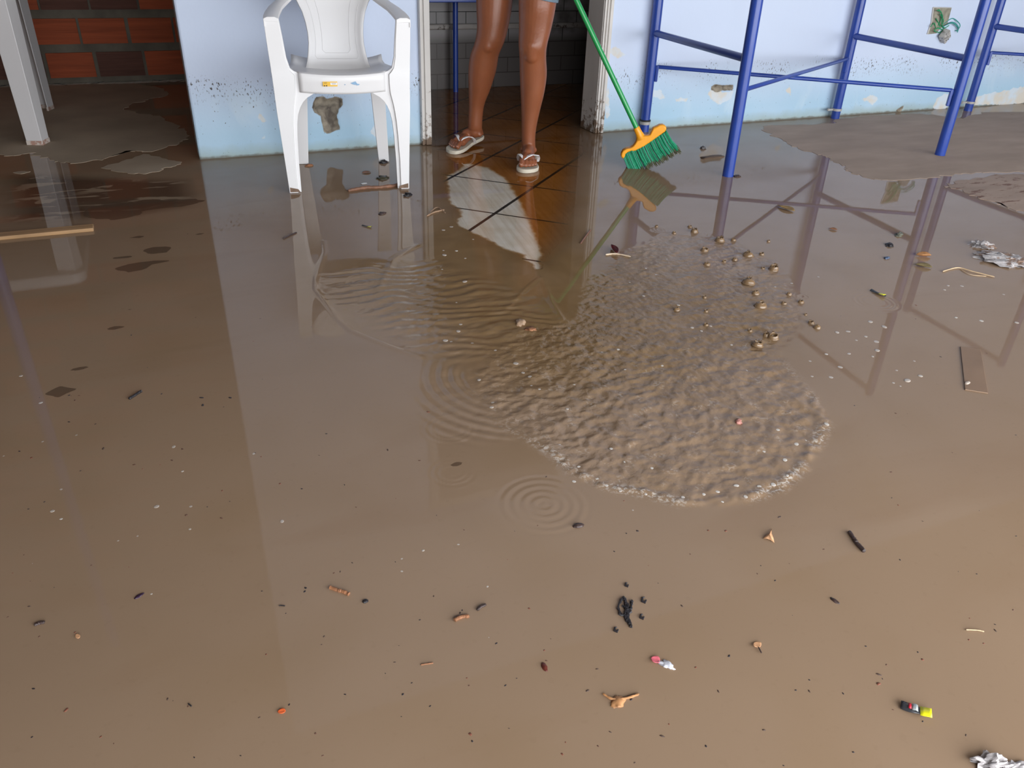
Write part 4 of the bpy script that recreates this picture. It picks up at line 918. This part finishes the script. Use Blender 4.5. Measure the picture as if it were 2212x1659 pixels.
# sweet wrappers
def wrapper(a_, b_, label, s_=1.0, red=True):
    a, L_, c = ang(a_, b_); e = empty('sweet_wrapper', c, a); tag(e, label, 'wrapper')
    mb = MB(); rows = []
    for i in range(11):
        u = i/10; rows.append([((u-.5)*L_, k*.009*s_*(.6+.4*sin(pi*u)), .003*s_+.0028*s_*sin(5*u+2*k)*1.0+.0015) for k in (-1, -.4, .2, 1)])
    mb.loft(rows, cap=False, closed=False); mb.build('wrapper_film', mat('black_foil', (.035, .035, .04), .25), e, solid=.0006)
    mb = MB(); mb.loft([[((u-.5)*L_, k*.0085*s_-.003, .0085*s_+.0015*cos(6*u)) for k in (-1, 0, 1)] for u in (.62, .75, .90, .98)], cap=False, closed=False); mb.build('yellow_print', mat('bright_yellow_foil', (.85, .80, .02), .3), e, solid=.0006)
    if red:
        mb = MB(); mb.loft([[((u-.5)*L_, k*.005*s_, .0078*s_) for k in (-1, 1)] for u in (.24, .33)], cap=False, closed=False); mb.build('red_print', mat('red_foil', (.60, .02, .04), .35), e, solid=.0006)
        mb = MB(); mb.loft([[((u-.5)*L_, k*.006*s_, .0080*s_+.001*sin(30*u)) for k in (-1, 0, 1)] for u in (.36, .42, .48, .55)], cap=False, closed=False); mb.build('silver_print', mat('silver_foil', (.55, .60, .60), .25, metal=.3), e, solid=.0006)
wrapper((1944, 1526), (2010, 1547), 'black, red and bright yellow sweet wrapper floating near the bottom right corner')
wrapper((1880, 628), (1912, 642), 'black folded wrapper with a yellow glint beside the small ripples at the right', .8, False)
wrapper((782, 488), (803, 492), 'tiny dark wrapper with a yellow glint between the chair leg reflections', .5, False)
# twigs, leaves, seeds: (kind, points, radius, material, name, label, category)
stick('twig', [(1833, 1150), (1845, 1168), (1852, 1178), (1867, 1194)], .0042, DWOOD, 'thick dark brown twig floating at the right, below the splashing', 'twig', .003, 3)
stick('twig', [(1302, 1500), (1320, 1511), (1340, 1512), (1360, 1508), (1380, 1501)], .0020, ORL, 'long orange-brown forked twig near the bottom centre', 'twig', .002, 4)
put(clump_mesh(31, .012, .009, .004, .3), 'leaf', ORL, g(1334, 1517), .4, 'crumpled orange-brown leaf hanging on the long forked twig', 'leaf')
stick('twig', [(1308, 552), (1330, 550), (1362, 556)], .0030, mat('pale_twig', (.62, .48, .34), .5), 'pale twig beside the dark red petal in front of the broom', 'twig', .003, 5)
leaf('petal', (1320, 534), (1333, 552), .012, REDL, 'upright dark red petal on the pale twig in front of the broom', 'petal', 1.2)
stick('twig', [(1254, 527), (1266, 510), (1276, 497)], .0028, mat('reddish_twig', (.20, .09, .06), .5), 'reddish twig in the rippled water right of the swept tiles', 'twig')
stick('twig', [(712, 1270), (728, 1276), (742, 1280), (755, 1286)], .0034, BRN, 'flat reddish-brown twig in the lower left centre', 'twig')
stick('twig', [(981, 1342), (992, 1336), (1003, 1333), (1013, 1333)], .0036, BRN, 'curved brown twig, lower of two in the lower centre', 'twig', .002, 8)
stick('twig', [(1031, 1320), (1038, 1313), (1050, 1307)], .0026, DWOOD, 'small brown twig with a thick end, upper of two in the lower centre', 'twig', .002, 9)
stick('twig', [(909, 1437), (922, 1435), (936, 1433)], .0012, BRN, 'hair-thin brown twig near the bottom, left of centre', 'twig', .001, 10)
stick('twig', [(279, 863), (292, 855), (306, 846)], .0036, BLK, 'straight dark twig in the open water at the left', 'twig', .002, 11)
stick('twig', [(75, 1351), (86, 1347), (97, 1345)], .0032, DWOOD, 'dark brown twig near the left edge, towards the bottom', 'twig', .001, 12)
stick('twig', [(407, 1521), (411, 1524), (414, 1527)], .0011, BLK, 'tiny black straight twig near the bottom left', 'twig', .001, 13)
stick('twig', [(603, 1309), (609, 1309), (616, 1310)], .0010, BLK, 'tiny black straight twig left of the reddish-brown one', 'twig', .001, 14)
stick('stalk', [(2086, 1362), (2110, 1363), (2125, 1366)], .0011, mat('straw', (.62, .44, .26), .5), 'fine straw-coloured stalk at the right, above the bottom corner', 'stalk')
stick('stalk', [(2036, 588), (2068, 580), (2100, 588), (2148, 600)], .0022, MATS['straw'], 'long straw-coloured stalk left of the crumpled paper', 'stalk', .003, 6)
stick('stalk', [(2074, 582), (2095, 594), (2130, 598)], .0014, MATS['straw'], 'thin branch of straw crossing the long straw-coloured stalk', 'stalk', .002, 7)
stick('twig', [(752, 414), (790, 408), (830, 406), (868, 401)], .0085, mat('rusty_twig', (.22, .10, .055), .55, var=.4, vscale=50), 'reddish-brown bark strip floating between the front legs of the chair', 'twig', .004, 15)
leaf('leaf', (782, 375), (800, 372), .016, BRN, 'small tan leaf in the water under the chair seat', 'leaf')
put(clump_mesh(41, .020, .015, .012, .5), 'dark_clump', BLK, g(829, 352), .3, 'black shiny clump of dirt at the right back leg of the chair', 'dirt clump')
put(clump_mesh(42, .032, .022, .010, .5), 'dark_clump', mat('olive_dirt', (.06, .055, .03), .4), g(828, 385), .2, 'dark olive clump of dirt behind the right front chair leg', 'dirt clump')
put(clump_mesh(43, .022, .018, .010, .5), 'dark_clump', BLK, g(882, 422), .9, 'black curled clump just in front of the right front chair leg', 'dirt clump')
put(clump_mesh(44, .018, .012, .008, .5), 'dark_clump', BRN, g(668, 358), .4, 'brown clump of leaves at the left back leg of the chair', 'dirt clump')
put(clump_mesh(45, .014, .008, .005, .4), 'paper_scrap', mat('grey_scrap', (.55, .55, .56), .4), g(786, 397), .1, 'small grey-white scrap above the bark strip under the chair', 'scrap')
put(clump_mesh(46, .018, .012, .006, .4), 'dark_clump', DWOOD, g(825, 462), .8, 'dark brown bit with a tail in the water in front of the chair', 'dirt clump')
stick('twig', [(612, 517), (626, 510), (641, 503)], .0030, DWOOD, 'dark twig across the left front chair leg reflection', 'twig', .002, 21)
stick('twig', [(922, 468), (938, 460), (960, 455)], .0034, TAN, 'pale tangled twig left of the swept tiles', 'twig', .003, 22)
stick('twig', [(930, 460), (945, 450), (962, 462)], .0022, TAN, 'pale thin twig crossing the tangled one left of the swept tiles', 'twig', .004, 23)
# bark bit carried by the flow
me_ = clump_mesh(51, .020, .014, .010, .35); put(me_, 'bark_piece', mat('tan_bark', (.42, .28, .18), .6, var=.35, vscale=50), g(1124, 698), 1.1, 'squarish tan piece of bark carried in the rippling water at the centre', 'bark')
put(clump_mesh(52, .016, .010, .006, .5), 'bark_piece', BRN, g(1146, 712), -.5, 'brown shred of bark trailing right of the squarish tan piece', 'bark')
put(clump_mesh(53, .010, .008, .006, .4), 'bark_piece', mat('rosy_bark', (.45, .20, .16), .6), g(1595, 912), .6, 'rosy brown chip standing in the front of the splashing wave', 'bark')
# leaves and petals in the foreground
pc = g(1661, 1160); pts_ = [g(*p)-pc for p in ((1667, 1143), (1666, 1155), (1670, 1163), (1672, 1175), (1664, 1168), (1656, 1166), (1648, 1165), (1654, 1159), (1661, 1153))]; mb = MB()
mb.add([(0, 0, .006)]+[(p.x, p.y, .0015+.0015*(i % 2)) for i, p in enumerate(pts_)], [(0, i+1, (i+1) % 9+1) for i in range(9)]); o = mb.build('leaf', PEACH, solid=.0006); o.location = pc; tag(o, 'three-cornered peach-coloured leaf at the right, below the foam edge', 'leaf')
leaf('leaf', (1629, 1389), (1640, 1400), .008, PEACH, 'small round peach leaf with a dark stalk, lower right centre', 'leaf', .3, stem=[(1638, 1401), (1644, 1413)], mstem=DWOOD)
leaf('petal', (1406, 1422), (1424, 1433), .0075, mat('pink_petal', (.75, .16, .20), .5, var=.3, vscale=90), 'pink petal floating left of the white crumpled scrap, near the bottom', 'petal', .4)
me_ = clump_mesh(61, .011, .007, .004, .6); put(me_, 'foil_scrap', mat('silvery_scrap', (.62, .62, .68), .3), g(1440, 1436), -1.0, 'silvery white crumpled scrap beside the pink petal', 'scrap')
leaf('leaf', (600, 1539), (617, 1537), .0045, mat('red_orange', (.75, .13, .03), .5), 'bright orange-red bit floating near the bottom left', 'leaf', .2)
leaf('leaf', (165, 1371), (171, 1380), .003, PEACH, 'faint small orange bit near the left edge, towards the bottom', 'leaf', .2)
leaf('leaf', (1680, 446), (1715, 458), .022, mat('yellow_brown_leaf', (.30, .18, .05), .5, var=.4, vscale=60), 'yellow-brown leaf lying where the trestle reflections cross', 'leaf', .4)
leaf('leaf', (1978, 553), (2010, 555), .014, ORL, 'curled orange-brown leaf with dark ends, upper of two left of the paper', 'leaf', .9)
leaf('leaf', (1975, 573), (2012, 580), .018, OLV, 'olive curled leaf, lower of two left of the paper', 'leaf', .5)
leaf('leaf', (1790, 495), (1808, 498), .012, BRN, 'small brown leaf in the grey reflection right of the splashes', 'leaf', .4)
put(clump_mesh(71, .022, .014, .008, .5), 'dark_clump', BLK, g(1921, 530), .7, 'black clump upright in the water between the two right trestle reflections', 'dirt clump')
put(clump_mesh(72, .012, .009, .006, .5), 'dark_clump', mat('blue_bit', (.06, .09, .16), .4), g(1915, 558), .2, 'small dark blue bit below the black upright clump', 'dirt clump')
put(clump_mesh(73, .024, .012, .010, .5), 'dark_clump', mat('grey_green_bit', (.12, .12, .09), .5), g(1942, 508), .4, 'grey-green clump at the end of the reflected trestle bar', 'dirt clump')
put(clump_mesh(74, .018, .014, .012, .5), 'dark_clump', mat('black_white_bit', (.05, .04, .04), .4, dirt=(.6, .6, .6), dscale=90, damt=.55), g(1519, 321), .4, 'black and white clump in the water behind the broom bristles', 'dirt clump')
put(clump_mesh(75, .020, .015, .007, .5), 'dark_clump', DWOOD, g(1592, 381), .4, 'dark clump of dirt right of the front foot of the blue trestle', 'dirt clump')
put(clump_mesh(76, .075, .030, .005, .45), 'mud_clod', mat('dark_mud', (.16, .10, .06), .8), g(1540, 340), .1, 'low dark clod of mud between the broom and the front trestle foot', 'mud')
put(clump_mesh(77, .0115, .0065, .005, .15), 'seed', DWOOD, g(1249, 1136), -.1, 'oval dark seed with a wet glint below the water rings at the centre', 'seed')
put(clump_mesh(78, .0085, .0045, .003, .2), 'seed', mat('mahogany_seed', (.10, .02, .012), .4), g(1176, 1441), 1.5, 'mahogany pointed seed near the bottom centre', 'seed')
put(clump_mesh(79, .009, .0038, .003, .2), 'seed', DWOOD, g(1803, 1298), -1.3, 'elongated dark seed right of centre, towards the bottom', 'seed')
put(clump_mesh(80, .0055, .0042, .003, .2), 'seed', BLK, g(789, 1299), .1, 'round black seed just right of the flat reddish-brown twig', 'seed')
put(clump_mesh(81, .0085, .0035, .002, .3), 'seed', mat('purple_seed', (.03, .010, .03), .4), g(300, 1288), .5, 'dark purple seed in the lower left water', 'seed')
# black rotting tangle
e = empty('leaf_tangle', g(1355, 1318)); tag(e, 'black rotting tangle of leaves floating at the lower centre', 'debris')
rr3 = random.Random(5)
for pts in ([(1348, 1292), (1337, 1305), (1338, 1325), (1350, 1330), (1352, 1305), (1348, 1294)], [(1350, 1300), (1358, 1315), (1356, 1335), (1362, 1352)], [(1364, 1300), (1362, 1320), (1352, 1336), (1362, 1354)], [(1345, 1310), (1354, 1318), (1349, 1330)], [(1355, 1336), (1358, 1346), (1363, 1356)]):
    mb = MB(); P_ = [g(*p)-e.location for p in pts]; Q = interp_rings([tuple(p) for p in P_], 30)
    mb.tube([Vector(q)+Vector((rr3.uniform(-.001, .001), rr3.uniform(-.001, .001), .0015)) for q in Q], [rr3.uniform(.0012, .0034) for _ in Q], 6); mb.build('tangle_strand', BLK, e)
for i, (px, py, r_) in enumerate(((1391, 1297, .006), (1387, 1333, .005), (1331, 1361, .005), (1354, 1264, .004))):
    mb = MB(); P_ = [g(px+r_*900*cos(t)*.9, py+r_*900*sin(t)*1.2)-g(px, py) for t in (0, 1.2, 2.6, 4.0, 5.0)]
    mb.tube([p+Vector((0, 0, .001)) for p in P_], [.0012, .002, .0022, .0016, .001], 6); o = mb.build('dark_shred', BLK); o.location = g(px, py)
    tag(o, ('black curled shred right of the rotting tangle', 'black shred lower right of the rotting tangle', 'black shred below left of the rotting tangle', 'faint dark shred above the rotting tangle')[i], 'debris')
# dark specks
spx = [(1348, 1082), (1377, 1147), (1353, 1152), (1530, 1146), (1568, 1147), (1684, 1117), (1993, 1126), (2195, 1158), (1473, 1309), (1491, 1197), (1363, 1511), (1318, 1581), (1013, 1481), (1176, 1405), (937, 1288), (362, 1510), (560, 1550), (566, 1277), (143, 1534), (1575, 1417),
       (1898, 1457), (1898, 1477), (1915, 1436), (1993, 1425), (1748, 1493), (2150, 1362), (402, 1113), (478, 1119), (435, 859), (438, 875), (497, 859), (206, 916), (223, 969), (42, 975), (68, 989), (174, 1017), (290, 1004), (308, 1013), (63, 1310), (480, 1060), (605, 1045), (652, 1056), (1016, 1586),
       (1020, 1601), (660, 1270), (658, 1278), (721, 1238), (735, 1235), (745, 1500), (700, 1375), (1072, 1390), (994, 1324), (1269, 1492), (1180, 1030), (906, 995), (925, 890), (705, 937), (790, 1300), (1935, 893), (1925, 1020), (2125, 1390), (2110, 1240), (870, 1500), (1525, 1612), (1650, 1577), (1430, 1590)]
rs = random.Random(21)
while len(spx) < 190:
    x, y = rs.uniform(10, 2200), 1659-(1659-640)*rs.random()**1.15
    if 880 < x < 1810 and y < 1110: continue
    spx.append((x, y))
protos = [clump_mesh(90+i, 1, .62+.12*(i % 3), .45, .3, 2) for i in range(4)]; SPK = [mat('speck_black', (.022, .016, .02), .5), mat('speck_brown', (.12, .055, .035), .6), mat('speck_rust', (.20, .07, .04), .6), mat('speck_umber', (.07, .04, .03), .6)]
for i, pm in enumerate(protos): pm.materials.append(SPK[i]); [setattr(p, 'use_smooth', True) for p in pm.polygons]
for i, (x, y) in enumerate(spx):
    o = bpy.data.objects.new('floating_speck', protos[rs.choice((0, 0, 1, 2, 3))]); COL.objects.link(o); s_ = (rs.uniform(.0014, .0028) if i < 66 else rs.uniform(.0008, .0019)); d_ = 1 if y > 1000 else 1.4
    o.location = g(x, y); o.scale = (s_*d_*rs.uniform(.9, 1.6), s_*d_, s_*.8); o.rotation_euler = (0, 0, rs.uniform(0, 6)); tag(o, 'tiny dark speck floating on the open muddy water', 'speck', 'dark specks scattered over the water')
# foam bubbles: small pale domes with a rim
def bubble_mesh():
    mb = MB(); mb.loft([[(r*cos(2*pi*k/18), r*sin(2*pi*k/18), z) for k in range(18)] for r, z in ((1, 0), (.97, .10), (.86, .20), (.70, .24), (.45, .26), (.15, .27))], cap=True)
    me = bpy.data.meshes.new('bubble'); me.from_pydata(mb.v, [], mb.f); [setattr(p, 'use_smooth', True) for p in me.polygons]; return me
bub = bubble_mesh(); bub.materials.append(mat('pale_foam', (.50, .43, .37), .25, var=.2, vscale=40, spec=.8))
bub2 = bubble_mesh(); bub2.materials.append(mat('bright_foam', (.60, .55, .50), .35))
B1 = [(1815, 793, 9), (1795, 815, 7), (1960, 822, 12), (1988, 812, 8), (1930, 827, 6), (1937, 800, 5), (1895, 757, 9), (1893, 738, 8), (1870, 727, 7), (1850, 735, 5), (1832, 716, 8), (1808, 718, 8), (1910, 706, 9), (1880, 695, 8), (1785, 765, 6), (1834, 764, 7), (1754, 813, 6), (2048, 617, 5), (2078, 618, 6),
      (2040, 626, 5), (2065, 686, 6), (2120, 693, 6), (2196, 697, 8), (1768, 598, 5), (1710, 612, 5), (1674, 620, 5), (1750, 780, 5), (1885, 770, 5), (1975, 780, 5), (2168, 636, 4), (1945, 834, 4)]
B2 = [(375, 965, 8), (394, 1018, 6), (338, 1094, 8), (132, 1057, 5), (113, 1104, 7), (132, 1121, 6), (412, 1094, 5), (410, 1143, 5), (609, 1126, 9), (548, 980, 6), (165, 940, 4), (92, 954, 4), (8, 985, 4), (255, 1168, 4), (297, 1158, 4), (70, 1217, 3), (327, 1283, 4), (45, 812, 7), (88, 870, 6), (868, 1207, 5), (868, 1234, 5), (914, 1189, 6),
      (990, 1176, 5), (1053, 1267, 5), (917, 1293, 3), (1056, 1377, 3), (1143, 1101, 4), (1367, 1102, 4)]
B3 = [(960, 551, 9), (1004, 609, 10), (975, 490, 6), (958, 497, 6), (1005, 558, 5), (1022, 517, 5), (986, 542, 6), (955, 582, 5), (958, 541, 5), (995, 700, 6), (986, 653, 5), (948, 640, 4), (990, 716, 9), (962, 735, 9), (975, 738, 7), (1020, 742, 6), (1070, 757, 6), (1114, 786, 10), (1035, 821, 9), (1065, 870, 9), (1130, 805, 7), (1145, 815, 8), (1148, 833, 7), (1136, 795, 6),
      (1165, 843, 6), (1062, 880, 8), (1210, 880, 8), (1225, 885, 8), (1195, 878, 6), (1300, 760, 7), (1335, 755, 6), (1350, 800, 5), (1430, 790, 6), (1495, 708, 7), (1515, 715, 6), (1535, 705, 6), (1580, 745, 7), (1612, 800, 6), (1240, 830, 6), (1390, 640, 5), (1417, 593, 5), (1360, 610, 4), (1440, 560, 4), (1395, 580, 5), (1465, 660, 7),
      (1208, 960, 6), (1320, 970, 6), (1350, 998, 6), (1408, 1011, 6), (1483, 1060, 8), (1520, 1068, 8), (1550, 1062, 8), (1590, 1050, 9), (1640, 1052, 9), (1670, 1048, 9), (1695, 995, 9), (1720, 960, 9), (1740, 952, 8), (1785, 918, 9), (1250, 1008, 7), (1240, 1040, 7), (1290, 1035, 7), (1310, 1050, 7), (1395, 1068, 7), (1475, 1075, 7), (1610, 1075, 8), (1340, 1062, 6), (1680, 930, 6), (1650, 975, 6), (1700, 1030, 7), (1560, 1085, 6)]
def zat(p):
    i = int(np.clip(np.searchsorted(xs, p.x), 0, len(xs)-1)); j = int(np.clip(np.searchsorted(ys, p.y), 0, len(ys)-1)); return float(Z[j, i])
for BB, lab, grp in ((B1, 'pale foam bubble floating in the calmer water right of the splashing', 'foam bubbles right of the splashing'), (B2, 'pale foam bubble floating on the still open water', 'foam bubbles on the still water'), (B3, 'pale foam bubble riding the stirred and rippled water', 'foam bubbles on the stirred water')):
    for (x, y, r) in BB:
        o = bpy.data.objects.new('foam_bubble', bub2 if (BB is B3 and y > 900) or r in (6,) and rs.random() < .3 else bub); COL.objects.link(o); p = g(x, y)
        dist = math.sqrt(p.x**2+p.y**2+1); rad = r/FPX*dist*.62; p.z = zat(p)-.0002; o.location = p; o.scale = (rad*rs.uniform(.7, 1.1), rad*rs.uniform(.7, 1.1), rad*rs.uniform(.4, .8)); o.rotation_euler = (0, 0, rs.uniform(0, 6)); tag(o, lab, 'bubble', grp)
# mud splashes: cup shaped crowns thrown up by drops
def crown_mesh(seed, closed_=False):
    r = random.Random(seed); n_ = 28; prof = [(1.18, 0), (1.02, .10), (.96, .30), (.97, .52), (.86, .72), (.72, .86)] if not closed_ else [(1.2, 0), (1.02, .12), (.98, .34), (.90, .58), (.70, .80), (.40, .93)]
    spk = [r.random() < .30 for _ in range(n_)]; sp = [r.uniform(.18, .5) if s_ else r.uniform(0, .06) for s_ in spk]; mb = MB(); rings = []
    for i, (rr_2, z) in enumerate(prof):
        rings.append([((rr_2+.03*sin(3*2*pi*k/n_+seed))*cos(2*pi*k/n_), rr_2*sin(2*pi*k/n_), z*(1+.10*sin(2*2*pi*k/n_+seed))) for k in range(n_)])
    rt, zt = prof[-1]; rings.append([((rt+.10*(sp[k] > .1))*cos(2*pi*k/n_), (rt+.10*(sp[k] > .1))*sin(2*pi*k/n_), zt+sp[k]) for k in range(n_)])
    rings.append([((rt-.10)*cos(2*pi*k/n_), (rt-.10)*sin(2*pi*k/n_), zt-.04) for k in range(n_)])
    for rr_2, z in ((.70, .45), (.55, .12), (.10, .02)) if not closed_ else ((.3, .7), (.25, .3), (.1, .1)): rings.append([(rr_2*cos(2*pi*k/n_), rr_2*sin(2*pi*k/n_), z) for k in range(n_)])
    mb.loft(rings); me = bpy.data.meshes.new('crown'); me.from_pydata(mb.v, [], mb.f); [setattr(p, 'use_smooth', True) for p in me.polygons]; return me
SPL = mat('splashing_mud_water', (.215, .135, .072), .25, spec=.5, var=.15, vscale=20)
cms = [crown_mesh(1), crown_mesh(2), crown_mesh(3, True), crown_mesh(4, True)]; [m_.materials.append(SPL) for m_ in cms]
CR = [(1617, 603, 15, 2), (1643, 655, 14, 3), (1671, 577, 11, 0), (1616, 546, 12, 2), (1645, 547, 6, 1), (1555, 515, 11, 0), (1584, 517, 6, 1), (1500, 497, 9, 0), (1522, 537, 9, 1), (1527, 568, 8, 0), (1587, 559, 6, 0), (1648, 578, 5, 1), (1704, 634, 6, 0), (1693, 653, 7, 1), (1730, 650, 7, 0), (1740, 678, 4, 1), (1752, 695, 7, 0), (1765, 704, 8, 2),
      (1456, 502, 5, 1), (1418, 488, 4, 0), (1636, 740, 13, 0), (1670, 725, 12, 1), (1655, 722, 8, 0), (1564, 563, 5, 1), (1632, 630, 9, 2), (1462, 665, 8, 2), (1490, 488, 5, 0), (1620, 712, 6, 1), (1525, 700, 6, 0), (1525, 670, 5, 1), (1522, 640, 5, 0), (1660, 520, 4, 0)]
for (x, y, r, k) in CR:
    o = bpy.data.objects.new('water_splash', cms[k]); COL.objects.link(o); p = g(x, y+r*.5); p.z = zat(p)-.0005; dist = math.sqrt(p.x**2+p.y**2+1); rad = r/FPX*dist*.86; o.location = p; o.scale = (rad, rad, rad*rs.uniform(.75, 1.05)); o.rotation_euler = (rs.uniform(-.2, .1), rs.uniform(-.15, .15), rs.uniform(0, 6))
    tag(o, 'small cup-shaped splash of muddy water thrown up right of the broom flow', 'splash', 'mud splashes thrown up from the stirred water')
